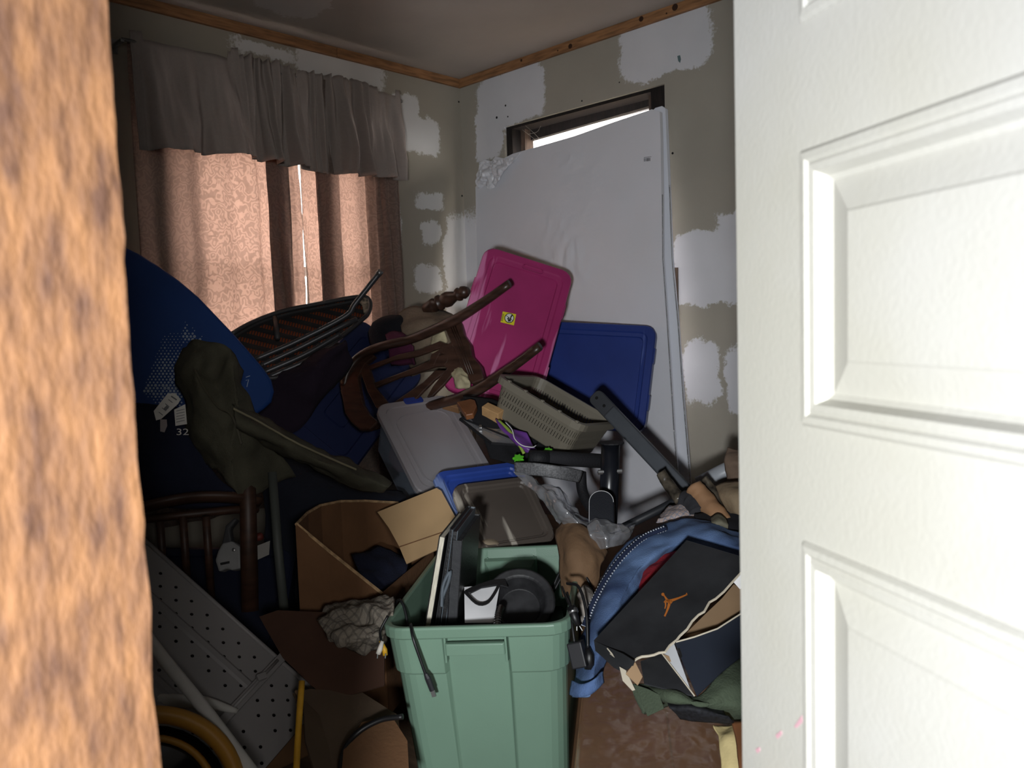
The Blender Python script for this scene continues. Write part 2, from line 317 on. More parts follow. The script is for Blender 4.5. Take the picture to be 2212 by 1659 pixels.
# ------------------------------------------------------------------ doorway: rough jamb and panel door
m_jamb = mat('mottled_worn_jamb', (118, 82, 51), .8, vs=64, col2=(70, 45, 31), stretch=(1, 1, .36), bump=.4, bs=140, thr=(.3, .68))
ny, nz = 8, 160; V = []; F = []
for j in range(nz+1):
    z = 2.07*j/nz
    for i in range(ny+1):
        y = ROOMY-WT-.012+(WT+.012)*i/ny
        V.append((JX+.0015*fbm((0, y*20, z*6), 1, 2), y+(.0022*fbm((3, 0, z*26), 1, 5) if i == ny else 0), z))
a = ny+1
F = [(j*a+i, j*a+i+1, (j+1)*a+i+1, (j+1)*a+i) for j in range(nz) for i in range(ny)]
b0 = len(V)
for j in range(nz+1): V += [(JX-.019, V[j*a][1], 2.07*j/nz), (JX-.019, V[j*a+ny][1], 2.07*j/nz)]
F += [(j*a, b0+2*j, b0+2*j+2, (j+1)*a) for j in range(nz)]+[(j*a+ny, (j+1)*a+ny, b0+2*j+3, b0+2*j+1) for j in range(nz)]+[(b0+2*j, b0+2*j+1, b0+2*j+3, b0+2*j+2) for j in range(nz)]
mk('trim_4', (V, F), m_jamb, M=(JX, ROOMY, 0), **S)
mk('trim_5', box(JX-.019, HX+.028, ROOMY-WT-.012, ROOMY, 2.05, 2.069), m_jamb, M=(JX, ROOMY, 2.05), **S)
mk('trim_6', box(HX+.01, HX+.029, ROOMY-WT-.012, ROOMY, 0, 2.05), m_jamb, M=(HX, ROOMY, 0), **S)
DW = .90; dd = Vector((-math.sin(math.radians(59.13)), math.cos(math.radians(59.13)), 0)); dn = Vector((-dd.y, dd.x, 0))   # along the leaf, and its left-hand normal
dn = Vector((-.5131, -.8583, 0))
DM = Matrix((dd, Vector((0, 0, 1)), dn)).transposed().to_4x4(); DM.translation = Vector((HX, ROOMY, 0))+dn*.0   # local x along leaf, y up, z out of the visible face
m_door = mat('white_door_paint', (172, 171, 168), .45, vs=3, col2=(163, 161, 152), bump=.05, bs=200, streak=((140, 137, 132), 9, .74))
dI = DM.inverted()
def dpx(u, v):
    pl = (np.array(DM.translation), -np.array(dn)); return dI @ Vector(hit(pl, u, v))
xa = dpx(1735, 700).x; zs = [dpx(1735, v).y for v in (50, 325)]+[dpx(1739, v).y for v in (920, 1168)]
print('door stile', DW-xa, 'rows', zs)
st = DW-xa; cols = [(st, DW/2-.05), (DW/2+.05, DW-st)]; rows = [(.2, zs[3]), (zs[2], zs[1]), (zs[0], 1.9)]
V = []; F = []; xs = sorted({0, DW, *[c for q in cols for c in q]}); ys = sorted({.01, 2.04, *[c for q in rows for c in q]})
parts = [box(0, DW, .01, 2.04, -.035, -.014)]
for i in range(len(xs)-1):
    for j in range(len(ys)-1):
        if (xs[i], xs[i+1]) in cols and (ys[j], ys[j+1]) in rows: continue
        parts.append(box(xs[i], xs[i+1], ys[j], ys[j+1], -.0139, 0))
bmj = join(*parts)
door = mk('door_1', bmj, m_door, M=DM, local=True, **S)
for x0, x1 in cols:
    for y0, y1 in rows:
        L_ = [[(x0+d, y0+d, z), (x1-d, y0+d, z), (x1-d, y1-d, z), (x0+d, y1-d, z)] for d, z in ((0, -.013), (0, .0005), (.003, .004), (.008, .0045), (.0105, .002), (.013, .0035), (.018, .003), (.022, -.006), (.026, -.008), (.05, -.001), (.052, .0005))]
        mk('panel', loft(L_, False, True), m_door, door, local=True)
kp = dpx(1668, 1748)
m_brass = mat('tarnished_brass', (176, 140, 92), .3, metal=1)
kn = mk('door_knob', tf(Matrix.Translation((kp.x, kp.y, 0)), lathe([(.03, 0), (.03, .004), (.012, .008), (.011, .022), (.02, .028), (.026, .038), (.024, .048), (.012, .054), (.002, .055)], 24)), m_brass, door, local=True, smooth=True)
m_pinkm = mat('pink_crayon', (176, 138, 146), .9)
pld = (np.array(DM.translation), -np.array(dn))
for q in ([(1716, 1570), (1733, 1545), (1734, 1560), (1722, 1572)], [(1676, 1588), (1688, 1578), (1690, 1586), (1680, 1596)], [(1633, 1618), (1641, 1614), (1643, 1622), (1636, 1627)]):
    mk('crayon_mark', slab(q, pld, .0004, .0005), m_pinkm, door)
# ------------------------------------------------------------------ curtains
def fabric(name, face, glow, pat=True, tw=.55, k2=(.95, .80)):
    m = bpy.data.materials.new(name); m.use_nodes = True; N, L = m.node_tree.nodes, m.node_tree.links
    for n in list(N): N.remove(n)
    o = N.new('ShaderNodeOutputMaterial'); d = N.new('ShaderNodeBsdfDiffuse'); t = N.new('ShaderNodeBsdfTranslucent'); mx = N.new('ShaderNodeMixShader'); mx.inputs[0].default_value = tw
    tc = N.new('ShaderNodeTexCoord'); mp = N.new('ShaderNodeMapping'); mp.inputs['Scale'].default_value = (.3, 1, .8); L.new(tc.outputs['Object'], mp.inputs[0])
    wa = N.new('ShaderNodeTexWave'); wa.wave_type = 'RINGS'; wa.inputs['Scale'].default_value = 11; wa.inputs['Distortion'].default_value = 18; wa.inputs['Detail'].default_value = 1.5; wa.inputs['Detail Scale'].default_value = 3; L.new(mp.outputs[0], wa.inputs[0])
    r = N.new('ShaderNodeValToRGB'); r.color_ramp.elements[0].position = .45; r.color_ramp.elements[1].position = .6; L.new(wa.outputs[0], r.inputs[0])
    for sh, c, k in ((d, face, k2[0]), (t, glow, k2[1])):
        q = N.new('ShaderNodeMix'); q.data_type = 'RGBA'; L.new(r.outputs[0], q.inputs[0]); q.inputs[6].default_value = (*[x*k for x in c], 1); q.inputs[7].default_value = (*c, 1); L.new(q.outputs[2], sh.inputs[0])
    L.new(d.outputs[0], mx.inputs[1]); L.new(t.outputs[0], mx.inputs[2]); L.new(mx.outputs[0], o.inputs[0]); return m
m_cur = fabric('rose_damask_curtain', lin((146, 134, 126)), lin((226, 204, 193)), tw=.5)
m_val = fabric('taupe_valance_cloth', lin((166, 156, 150)), lin((160, 136, 128)), tw=.2, k2=(.97, .97))
def hang(path, z1, z0, n=160, nz=26, top=None, flare=.0, wob=.006, seed=1, hem=None):
    P = cr(path, n); V = []
    for i, (y, x) in enumerate(P):
        for j in range(nz+1):
            t = j/nz; zt = z1+(top(y) if top else 0); zb = z0+(hem(y) if hem else 0); z = zt+(zb-zt)*t
            k = .75+.35*t; x = x+(0 if x < .1 else .010*fbm((y*6, z*3.5, 5), 2, seed))
            V.append((.045+(x-.045)*k+wob*fbm((y*3, z*2.2, 0), 3, seed)*t, y+flare*t*(y+1.0)+.004*fbm((y*5, z*3, 2), 2, seed), z))
    a_ = nz+1
    return V, [(i*a_+j, i*a_+j+1, (i+1)*a_+j+1, (i+1)*a_+j) for i in range(n-1) for j in range(nz)]
lpath = [(-1.61, .05), (-1.56, .07), (-1.50, .055), (-1.43, .075), (-1.37, .055), (-1.30, .075), (-1.24, .06), (-1.17, .085), (-1.135, .06), (-1.05, .075), (-1.035, .09), (-1.11, .097), (-1.12, .112), (-1.06, .117), (-1.03, .10), (-.992, .112)]
rpath = [(-.978, .105), (-.95, .085), (-.905, .07), (-.83, .062), (-.82, .075), (-.89, .086), (-.895, .1), (-.83, .108), (-.77, .09), (-.70, .075), (-.655, .085), (-.64, .06), (-.60, .105), (-.575, .06), (-.55, .11), (-.52, .065), (-.49, .1), (-.455, .06)]
mk('curtain', hang(lpath, 2.275, .55, flare=.012), m_cur, M=(.06, -1.3, .55), smooth=True, solid=.0012, recalc=False, label='long rose damask curtain panel hanging left of the bright slit', cat='curtain', group='window curtains')
mk('curtain', hang(rpath, 2.275, .55, flare=.012, seed=4), m_cur, M=(.06, -.7, .55), smooth=True, solid=.0012, recalc=False, label='long rose damask curtain panel hanging right of the bright slit beside the room corner', cat='curtain', group='window curtains')
def gathers(a_, b_, n, seed):
    r = random.Random(seed); out = []
    for k in range(n):
        t = (k+r.uniform(-.42, .42))/n; out.append((a_+(b_-a_)*t, .118+(.026 if k % 2 else -.006)*r.uniform(.4, 1.3)+r.uniform(-.008, .008)))
    return out
vl = [(-1.612, .10), (-1.59, .115), (-1.55, .125), (-1.50, .12), (-1.44, .13), (-1.38, .122), (-1.32, .132), (-1.27, .12)]+gathers(-1.235, -.985, 13, 3)+[(-.978, .11)]
vr = [(-.988, .115)]+gathers(-.97, -.60, 17, 8)+[(-.59, .12), (-.55, .135), (-.51, .12), (-.455, .11)]
def ruff(g0, g1, seed):
    return lambda y: (.022*abs(fbm((y*22, seed, 0), 1, seed)) + .012 if g0 < y < g1 else -.004) + (.028 if (y < -1.575 or abs(y+1.245) < .02 or y > -.475) else 0)
mk('valance', hang(vl, 2.275, 1.897, 220, 20, ruff(-1.25, -.97, 2), seed=6, hem=lambda y: .006*math.sin(y*9)), m_val, M=(.12, -1.3, 1.9), smooth=True, solid=.0015, recalc=False, label='grey-brown valance with a flat left half and gathered right half', cat='valance', group='window valances')
mk('valance', hang(vr, 2.275, 1.894, 240, 20, ruff(-.97, -.58, 5), seed=7, hem=lambda y: .006*math.sin(y*11+1)), m_val, M=(.12, -.7, 1.9), smooth=True, solid=.0015, recalc=False, label='grey-brown gathered valance nearest the room corner', cat='valance', group='window valances')
rod = root('curtain_rod', 'thin metal curtain rod hidden in the gathered valance tops', 'curtain rod', (.05, -1.03, 2.26))
m_steel = mat('dull_steel', (150, 150, 150), .4, metal=.9)
mk('rod', sweep([(.085, -1.64, 2.262), (.085, -.44, 2.262)], .006, 10), m_steel, rod, smooth=True)
for y in (-1.64, -.44): mk('bracket', join(box(0, .09, y-.006, y+.006, 2.252, 2.262), box(0, .004, y-.015, y+.015, 2.235, 2.285)), m_steel, rod)
# ------------------------------------------------------------------ leaning foam boards
def bp_(y0, s): # leaning plane: y = y0 - s*(2.07 - z); normal away from the viewer
    n = np.array([0, 1., -s]); n /= np.linalg.norm(n); return np.array([0, y0, 2.07]), n
FB = bp_(-.062, .085); RB = bp_(-.028, .085)
def foam(name, c, pl):
    m = patched(name, c, c, [(9, 9, .1, .1)], (0, 2)); b = m.node_tree.nodes['Principled BSDF']; b.inputs['Roughness'].default_value = .5; b.inputs['Specular IOR Level'].default_value = .35; return m
m_foam = mat('white_foam_sheet', (216, 216, 223), .38, vs=2, col2=(210, 210, 215), bump=.55, bs=6, spec=.55)
m_foil = mat('silver_foil_edge', (200, 200, 205), .25, metal=1, bump=.6, bs=300)
fo = [(1036, 392), (1031, 376), (1040, 362), (1037, 352), (1052, 345), (1062, 349), (1070, 338), (1088, 342), (1108, 332), (1150, 320), (1240, 294), (1240, 294), (1330, 262), (1408, 236), (1425, 241), (1427, 300), (1429, 420), (1430, 560), (1437, 660), (1446, 800), (1454, 930), (1462, 1030), (1470, 1150), (1480, 1300), (1000, 1300), (1027, 1000), (1034, 700), (1030, 540), (1027, 404)]
fb = root('foam_board', 'large white foam board leaning in front, torn at its top left corner', 'foam board', (.7, -.25, 0), group='leaning foam boards')
mk('sheet', slab(fo, FB, .018), m_foam, fb)
def edge(px, pl, th, lift): # foil along an edge
    n = pl[1]; return sweep([hit(pl, *q)+n*(th/2) for q in px], .0035, 6)
mk('foil_edge', edge([(1429, 420), (1430, 560), (1437, 660), (1446, 800), (1454, 930), (1462, 1030)], FB, .01, 0), m_foil, fb)
for q in ([(1031, 378), (1040, 362), (1037, 352), (1052, 345), (1062, 349), (1066, 372), (1050, 392), (1034, 395)], [(1062, 350), (1088, 342), (1104, 345), (1078, 372), (1066, 400), (1060, 380)], [(1106, 336), (1128, 331), (1118, 346), (1108, 352)]):
    mk('torn_flap', tf(Matrix.Identity(4), slab(q, FB, .004, .006+random.random()*.01)), m_foam, fb, bevel=.002)
mk('torn_crumple', sheet([[(1030, 372, 3.80), (1040, 352, 3.78), (1064, 345, 3.72), (1092, 342, 3.66), (1112, 338, 3.62)], [(1028, 396, 3.80), (1045, 378, 3.75), (1066, 370, 3.70), (1090, 362, 3.65), (1108, 352, 3.63)], [(1032, 412, 3.82), (1048, 402, 3.78), (1062, 408, 3.74), (1076, 392, 3.70), (1096, 366, 3.66)]], 40, 30, .016, 26, 3), m_foam, fb, smooth=False, solid=.002)
m_ink = mat('printed_ink', (40, 40, 42), .8)
bars = [box(0, 0, 0, 0, 0, 0)][:0]; xb = 1391
r = random.Random(2)
while xb < 1405:
    wd = r.choice((.7, .7, 1.3)); bars.append(slab([(xb, 349-.1*(xb-1391)), (xb+wd, 349-.1*(xb-1391)), (xb+wd, 342-.1*(xb-1391)), (xb, 342-.1*(xb-1391))], FB, .0003, .0004)); xb += wd+r.choice((.7, 1.1))
bars.append(slab([(1391, 340), (1407, 338), (1407, 338.8), (1391, 340.8)], FB, .0003, .0004))
mk('barcode', join(*bars), m_ink, fb)
def dented(u0, v0, u1, v1, amp, sc_, seed, n=44):
    V = []
    for i in range(n):
        for j in range(n):
            a_, b_ = i/(n-1), j/(n-1); p = hit(FB, u0+(u1-u0)*a_, v0+(v1-v0)*b_); wn = (math.sin(math.pi*a_)*math.sin(math.pi*b_))**1.2
            V.append(p-FB[1]*(.0004*wn+amp*wn*max(0, .25+abs(fbm((p[0], p[2]*.45, 0), sc_, seed)))-.0003*(1-wn)))
    return V, [(i*n+j, i*n+j+1, (i+1)*n+j+1, (i+1)*n+j) for i in range(n-1) for j in range(n-1)]
mk('dented_skin', dented(1150, 440, 1300, 640, .010, 16, 3), m_foam, fb, smooth=True)
mk('dented_skin', dented(1185, 325, 1265, 380, .006, 24, 6, 24), m_foam, fb, smooth=True)
ro = [(1060, 352), (1240, 302), (1404, 244), (1416, 233), (1430, 229), (1437, 234), (1444, 400), (1450, 560), (1463, 700), (1474, 860), (1489, 1045), (1510, 1300), (1100, 1300), (1080, 800)]
rb = root('foam_board', 'white foam board behind the torn one, showing only along its right edge', 'foam board', (.75, -.2, 0), group='leaning foam boards')
mk('sheet', slab(ro, RB, .018), mat('white_foam_back', (216, 218, 226), .4, vs=2, var=.03, spec=.5), rb)
mk('foil_edge', edge([(1444, 400), (1450, 560), (1463, 700), (1474, 860), (1489, 1045)], RB, .01, 0), m_foil, rb)
# bare stud edge seen beside the boards
mk('trim_7', slab([(1452, 578), (1464, 578), (1465, 690), (1455, 690)], (np.array([0, -.004, 0]), np.array([0, 1., 0])), .004), m_stud2, **S)
# ------------------------------------------------------------------ lids and totes
def lid_parts(rt, w, h, m, r=.04, skirt=.03, rim=.03, deep=.012, grip=None, notch=True):
    L_ = [rrect(w, h, r, -skirt), rrect(w, h, r, -.005), rrect(w-.006, h-.006, r, 0), rrect(w-rim*2, h-rim*2, r*.8, 0), rrect(w-rim*2-.01, h-rim*2-.01, r*.7, -deep*.4), rrect(w-rim*3.4, h-rim*3.4, r*.5, -deep*.5), rrect(w-rim*3.4-.006, h-rim*3.4-.006, r*.5, -deep)]
    o = mk('lid_panel', loft(L_, False, True), m, rt, local=True, solid=.0025, smooth=False)
    if notch:
        for s in (-1, 1):
            for t in (-.22, .22):
                mk('clip_notch', box(s*(w/2+.001)-.004, s*(w/2+.001)+.004, t*h-.03, t*h+.03, -skirt, -.004), m, rt, local=True, bevel=.003)
    if grip:
        gx, gy, gl = grip
        L2 = [rrect(gl, .022, .011, .001, 5, gx, gy), rrect(gl, .024, .012, .008, 5, gx, gy), rrect(gl-.008, .016, .008, .008, 5, gx, gy), rrect(gl-.010, .014, .007, .0005, 5, gx, gy)]
        mk('handle_slot', loft(L2, False, True), m, rt, local=True)
    return o
def scuffed(name, c, s, thr=.66): return mat(name, c, .36, vs=5, var=.1, spec=.5, streak=(s, 17, thr-.015))
# pink lid
M_, w_, h_ = pframe((1050, 530, 3.10), (1240, 590, 3.12), (962, 838, 2.92)); print('pink', w_, h_)
pk = root('storage_lid', 'bright pink plastic storage lid leaning in front of the white boards', 'lid', M_)
m_pink = scuffed('pink_plastic', (156, 46, 100), (196, 112, 156), .62)
lid_parts(pk, w_, h_, m_pink, r=.045, rim=.028, grip=(.02, h_/2-.036, .085))
# warning sticker: yellow square, white disc, black figure and red bar
pp = plane3((1085, 676, 3.26), (1115, 681, 3.24), (1082, 700, 3.24)); pp = (np.array(M_ @ Vector((0, 0, -.0115))), -np.array(M_.to_3x3() @ Vector((0, 0, 1))))
sk = mk('warning_sticker', slab([(1086, 673), (1115, 679), (1110, 703), (1081, 696)], pp, .0006, .001), mat('sticker_yellow', (226, 214, 40), .5), pk)
cx, cy = 1100, 687.5
mk('sticker_disc', slab([(cx+10.5*math.cos(a*math.pi/12), cy+10.5*math.sin(a*math.pi/12)) for a in range(24)], pp, .0004, .0018), mat('sticker_black', (22, 22, 24), .6), sk)
mk('sticker_disc', slab([(cx+9*math.cos(a*math.pi/12), cy+9*math.sin(a*math.pi/12)) for a in range(24)], pp, .0004, .0024), mat('sticker_white', (226, 226, 220), .6), sk)
mk('sticker_figure', join(stroke(pp, [(1097, 693), (1103, 692)], [5, 6], lift=.003), stroke(pp, [(1102, 691), (1104, 683)], [3, 2.4], lift=.003), stroke(pp, [(1104, 684), (1107, 681)], 3, lift=.003), stroke(pp, [(1096, 690), (1099, 687)], 3, lift=.003), stroke(pp, [(1093, 682), (1107, 693)], 1.2, lift=.0034)), m_ink, sk)
mk('sticker_print', join(*[stroke(pp, [(1084.5+k*1.6+1, 678+k*.3), (1082+k*1.6, 694+k*.3)], .7, lift=.0018) for k in range(3)]), m_ink, sk)
# large blue lid behind
M_, w_, h_ = pframe((1100, 690, 3.30), (1418, 704, 3.07), (1078, 905, 3.22)); print('blue', w_, h_)
bl = root('storage_lid', 'large dark blue storage lid leaning on the white boards behind the pink one', 'lid', M_)
lid_parts(bl, w_, h_, scuffed('navy_plastic', (34, 52, 116), (84, 100, 160), .66), r=.04, rim=.026)
# small blue lid and dark taupe lid in front
M_, w_, h_ = pframe((935, 1020, 2.60), (1118, 996, 2.74), (988, 1122, 2.49)); print('sblue', w_, h_)
sb = root('storage_lid', 'small royal blue storage lid lying under the dark taupe lid', 'lid', M_)
lid_parts(sb, w_, h_, scuffed('royal_blue_plastic', (44, 70, 150), (120, 140, 190), .64), r=.035, rim=.02, skirt=.02)
M_, w_, h_ = pframe((975, 1048, 2.54), (1140, 1028, 2.66), (1052, 1190, 2.395)); print('taupe', w_, h_)
tp = root('storage_lid', 'scratched dark taupe storage lid behind the green tote', 'lid', M_)
lid_parts(tp, w_, h_, scuffed('taupe_plastic', (84, 76, 70), (180, 172, 160), .60), r=.035, rim=.016, skirt=.02)
# translucent tote with blue latch
def tote_shell(w, d, h, tw, td, r, lip=.012, wall=.003):
    """open box, rim at z=0, base at z=-h"""
    return loft([rrect(tw, td, r*.8, -h), rrect(w-.01, d-.01, r, -.03), rrect(w-.01, d-.01, r, -.02), rrect(w+lip, d+lip, r+.005, -.02), rrect(w+lip, d+lip, r+.005, 0), rrect(w-.004, d-.004, r, 0), rrect(w-.012, d-.012, r, -.03), rrect(tw-.006, td-.006, r*.8, -h+.004)], True, True)
M_, w_, h_ = pframe((808, 874, 2.86), (970, 850, 3.02), (934, 1066, 2.65)); print('clear', w_, h_)
ct = root('storage_tote', 'milky translucent storage tote with a blue latch on its lid', 'tote', M_)
m_milk = mat('milky_lid_plastic', (148, 146, 150), .4, vs=2, col2=(142, 132, 134), spec=.4, alpha=.86)
m_milk2 = mat('milky_body_plastic', (128, 138, 152), .35, vs=3, var=.05, spec=.5, alpha=.45)
mk('body', tf(Matrix.Translation((0, 0, -.022)), tote_shell(w_-.03, h_-.03, .17, w_*.78, h_*.82, .03)), m_milk2, ct, local=True)
mk('lid', loft([rrect(w_, h_, .045, -.022), rrect(w_, h_, .045, -.004), rrect(w_-.008, h_-.008, .043, 0), rrect(w_-.05, h_-.05, .035, 0), rrect(w_-.056, h_-.056, .03, -.006)], True, True), m_milk, ct, local=True)
mk('lid_bead', loft([rrect(w_-.09, h_-.10, .05, -.006, 6, 0, -.015), rrect(w_-.09, h_-.10, .05, -.002, 6, 0, -.015), rrect(w_-.097, h_-.107, .047, -.002, 6, 0, -.015), rrect(w_-.097, h_-.107, .047, -.007, 6, 0, -.015)], False, False), m_milk, ct, local=True)
mk('latch', loft([rrect(.075, .03, .01, -.03, 5, 0, h_/2-.008), rrect(.075, .03, .01, .002, 5, 0, h_/2-.008), rrect(.066, .022, .008, .004, 5, 0, h_/2-.008)], True, True), mat('latch_blue', (36, 52, 120), .4), ct, local=True)
m_tp = mat('faded_red_towel', (150, 96, 98), .9); m_tp2 = mat('navy_folded_cloth', (34, 44, 84), .9)
for k, (x, y, c) in enumerate(((-.03, -.05, m_tp), (.05, .06, m_tp2), (-.06, .07, m_tp))):
    s_ = root('folded_cloth', ('folded red cloth lying low inside the translucent tote', 'folded navy cloth inside the translucent tote', 'folded red cloth under the latch of the translucent tote')[k], 'cloth', M_)
    mk('fold', loft([rrect(.09, .1, .03, -.18+.05*q, 5, x, y) for q in range(3)], True, True), c, s_, local=True, bevel=.01)
# taupe slotted basket
def slotted(name, c):
    m = mat(name, c, .5, vs=4, var=.06, spec=.4); N, L = m.node_tree.nodes, m.node_tree.links; b = N['Principled BSDF']
    tc = N.new('ShaderNodeTexCoord'); sp = N.new('ShaderNodeSeparateXYZ'); L.new(tc.outputs['Object'], sp.inputs[0])
    def Mt(op, a, b_=None):
        n = N.new('ShaderNodeMath'); n.operation = op
        for i, x in enumerate((a, b_)):
            if x is None: continue
            if isinstance(x, (int, float)): n.inputs[i].default_value = x
            else: L.new(x, n.inputs[i])
        return n.outputs[0]
    ho = Mt('LESS_THAN', Mt('FRACT', Mt('MULTIPLY', Mt('ADD', sp.outputs[0], sp.outputs[1]), 95.)), .3)
    ve = Mt('LESS_THAN', Mt('FRACT', Mt('MULTIPLY', sp.outputs[2], 36.)), .72)
    zr = Mt('MULTIPLY', Mt('GREATER_THAN', sp.outputs[2], -.082), Mt('LESS_THAN', sp.outputs[2], -.03))
    L.new(Mt('SUBTRACT', 1., Mt('MULTIPLY', Mt('MULTIPLY', ho, ve), zr)), b.inputs['Alpha']); return m
M_, w_, h_ = frame(at(1172, 838, 2.78), at(1365, 925, 2.62), at(1076, 812, 2.55))
# rim frame: x along the long front rim
A, B, Cc = Vector(at(1076, 810, 2.56)), Vector(at(1240, 908, 2.42)), Vector(at(1362, 930, 2.60))
X = (B-A).normalized(); Y = (Cc-B); Y = (Y-X*Y.dot(X)).normalized(); Z = X.cross(Y)
if Z.z < 0: Z = -Z
bw, bd = (B-A).length+.03, (Cc-B).length; print('basket', bw, bd, Z)
M_ = Matrix((X, Y, X.cross(Y))).transposed().to_4x4(); M_.translation = A+X*bw/2+Y*bd/2
bk = root('plastic_basket', 'taupe plastic basket with slotted sides tipped below the pink lid', 'basket', M_)
m_bask = slotted('taupe_slotted_plastic', (108, 102, 90))
mk('basket_body', loft([rrect(bw*.86, bd*.8, .025, -.125), rrect(bw*.875, bd*.82, .03, -.122), rrect(bw-.01, bd-.01, .035, -.012), rrect(bw-.014, bd-.014, .033, -.012), rrect(bw*.87, bd*.81, .028, -.119)], True, True), m_bask, bk, local=True)
m_bask2 = mat('taupe_rim_plastic', (114, 108, 96), .45, vs=4, var=.06)
mk('rim', loft([rrect(bw-.012, bd-.012, .034, -.022), rrect(bw+.012, bd+.012, .04, -.022), rrect(bw+.014, bd+.014, .04, 0), rrect(bw-.012, bd-.012, .034, .001), rrect(bw-.014, bd-.014, .034, -.02)], False, False), m_bask2, bk, local=True)
for k in range(5): mk('rim_clip', box(-bw/2+.05+k*bw*.2-.005, -bw/2+.05+k*bw*.2+.005, -bd/2-.01, -bd/2+.002, -.002, .006), m_bask2, bk, local=True, bevel=.002)
# ------------------------------------------------------------------ the green tote
import itertools
GF = [Vector(p) for p in ((1.545, -1.722, .578), (1.880, -1.473, .598), (1.520, -.980, .602))]   # front left, front right, back right rim corners
X = (GF[1]-GF[0]); gw = X.length; X.normalize(); Y = (GF[2]-GF[1]); Y = Y-X*Y.dot(X); gd = Y.length; Y.normalize(); Z = X.cross(Y)
GM = Matrix((X, Y, Z)).transposed().to_4x4(); GM.translation = GF[0]+X*gw/2+Y*gd/2
print('green', gw, gd, Z)
gt = root('storage_tote', 'open sage green storage tote in front filled with folders and cables', 'tote', GM)
m_green = mat('sage_green_plastic', (112, 140, 122), .36, vs=3, var=.05, spec=.45, streak=((140, 164, 150), 8, .745), bump=.03, bs=300)
def gout(w, d, z, nw, nd, r=.05, n=6):
    """rounded rectangle with a channel of width nw, depth nd in the two short ends"""
    pts = []
    def arc(cx, cy, a0):
        for k in range(n): a = math.radians(a0+90*k/(n-1)); pts.append((cx+r*math.cos(a), cy+r*math.sin(a), z))
    hw, hd = w/2, d/2; c = .008
    arc(hw-r, hd-r, 0)
    for x, y in ((nw/2+c, hd), (nw/2, hd-nd), (-nw/2, hd-nd), (-nw/2-c, hd)): pts.append((x, y, z))
    arc(-hw+r, hd-r, 90); 
    for y in (d*.25, d*.12, -d*.12, -d*.25): pts.append((-hw, y, z))
    arc(-hw+r, -hd+r, 180)
    for x, y in ((-nw/2-c, -hd), (-nw/2, -hd+nd), (nw/2, -hd+nd), (nw/2+c, -hd)): pts.append((x, y, z))
    arc(hw-r, -hd+r, 270)
    for y in (-d*.25, -d*.12, d*.12, d*.25): pts.append((hw, y, z))
    return pts
def lev(z):                                                 # taper with depth
    t = -z/.42; return gw-.012-.055*t, gd-.012-.06*t
def L(z, ex, nw, nd, r=.05): w_, d_ = lev(z); return gout(w_+ex, d_+ex, z, nw, nd, r)
loops = [L(-.42, -.02, .12, .006, .04), L(-.41, 0, .12, .008), L(-.115, 0, .135, .014), L(-.112, .012, .135, .02), L(-.03, .014, .135, .02), L(-.028, .016, .135, .0), L(-.026, .026, .135, .0), L(-.004, .028, .135, .0, .055), L(0, .022, .135, .0, .055), L(0, .002, .135, .0, .05), L(-.004, -.003, .135, .0, .05), L(-.03, -.004, .135, .001), L(-.034, -.004, .135, .018), L(-.10, -.006, .135, .018), L(-.112, -.008, .13, .014), L(-.41, -.01, .12, .008)]
mk('tub', loft(loops, True, True), m_green, gt, local=True, bevel=.0022, seg=3)
for s in (-1, 1):
    yb = s*(gd/2+.001)
    mk('handle', tf(Matrix.Translation((0, yb, -.052)), loft([rrect(.135, .016, .006, -.013), rrect(.135, .018, .007, .012), rrect(.135, .012, .005, .014)], True, True)), m_green, gt, local=True, bevel=.002)
    mk('channel_rib', box(-.071, -.066, min(yb, yb-s*.02), max(yb, yb-s*.02), -.085, -.026), m_green, gt, local=True, bevel=.0015)
    mk('channel_rib', box(.066, .071, min(yb, yb-s*.02), max(yb, yb-s*.02), -.085, -.026), m_green, gt, local=True, bevel=.0015)
# raised rectangle on the inside of the far end
yi = gd/2-.03
mk('inner_panel', loft([[(x*a_, yi-y_, z_) for x, z_ in ((-.075, -.135), (.075, -.135), (.075, -.028), (-.075, -.028))] if False else [(-.078*a_, yi-y_, -.16), (.078*a_, yi-y_, -.16), (.078*a_, yi-y_, z1_), (-.078*a_, yi-y_, z1_)] for a_, y_, z1_ in ((1, -.012, -.028), (.96, .004, -.032), (.80, .016, -.05), (.78, .016, -.052))], False, True), m_green, gt, local=True, bevel=.002)
def gl(x, y, z): return tuple(GM @ Vector((x, y, z)))       # tote-local to world
# contents: folders and portfolios standing on the left
def leaf(name, label, cat, x, y, wid, hgt, th, tilt, mats, lean=0, spine=True, z0=-.38):
    """a slim folder standing on its edge, plane roughly along the tote"""
    R = GM @ Matrix.Translation((x, y, z0)) @ Matrix.Rotation(tilt, 4, 'Y') @ Matrix.Rotation(lean, 4, 'X') @ Matrix.Rotation(.0, 4, 'Z')
    o = root(name, label, cat, R, group='folders standing in the green tote')
    mk('cover', box(-th/2, -th/2+.002, 0, wid, 0, hgt), mats[0], o, local=True, bevel=.0008); mk('cover', box(th/2-.002, th/2, 0, wid, 0, hgt), mats[0], o, local=True, bevel=.0008)
    mk('pages', box(-th/2+.0025, th/2-.0025, .004, wid-.004, .003, hgt-.004), mats[1], o, local=True)
    if spine: mk('spine', box(-th/2, th/2, wid-.001, wid+.001, 0, hgt), mats[0], o, local=True, bevel=.001)
    return o
m_bk = mat('black_vinyl', (28, 28, 30), .4, spec=.5, bump=.1, bs=150); m_pg = mat('cream_pages', (198, 192, 176), .8, vs=40, var=.2, stretch=(12, 1, 1)); m_gy = mat('slate_grey_vinyl', (88, 96, 104), .45, spec=.5, var=.2)
m_bk2 = mat('charcoal_cloth', (46, 47, 50), .7, bump=.2)
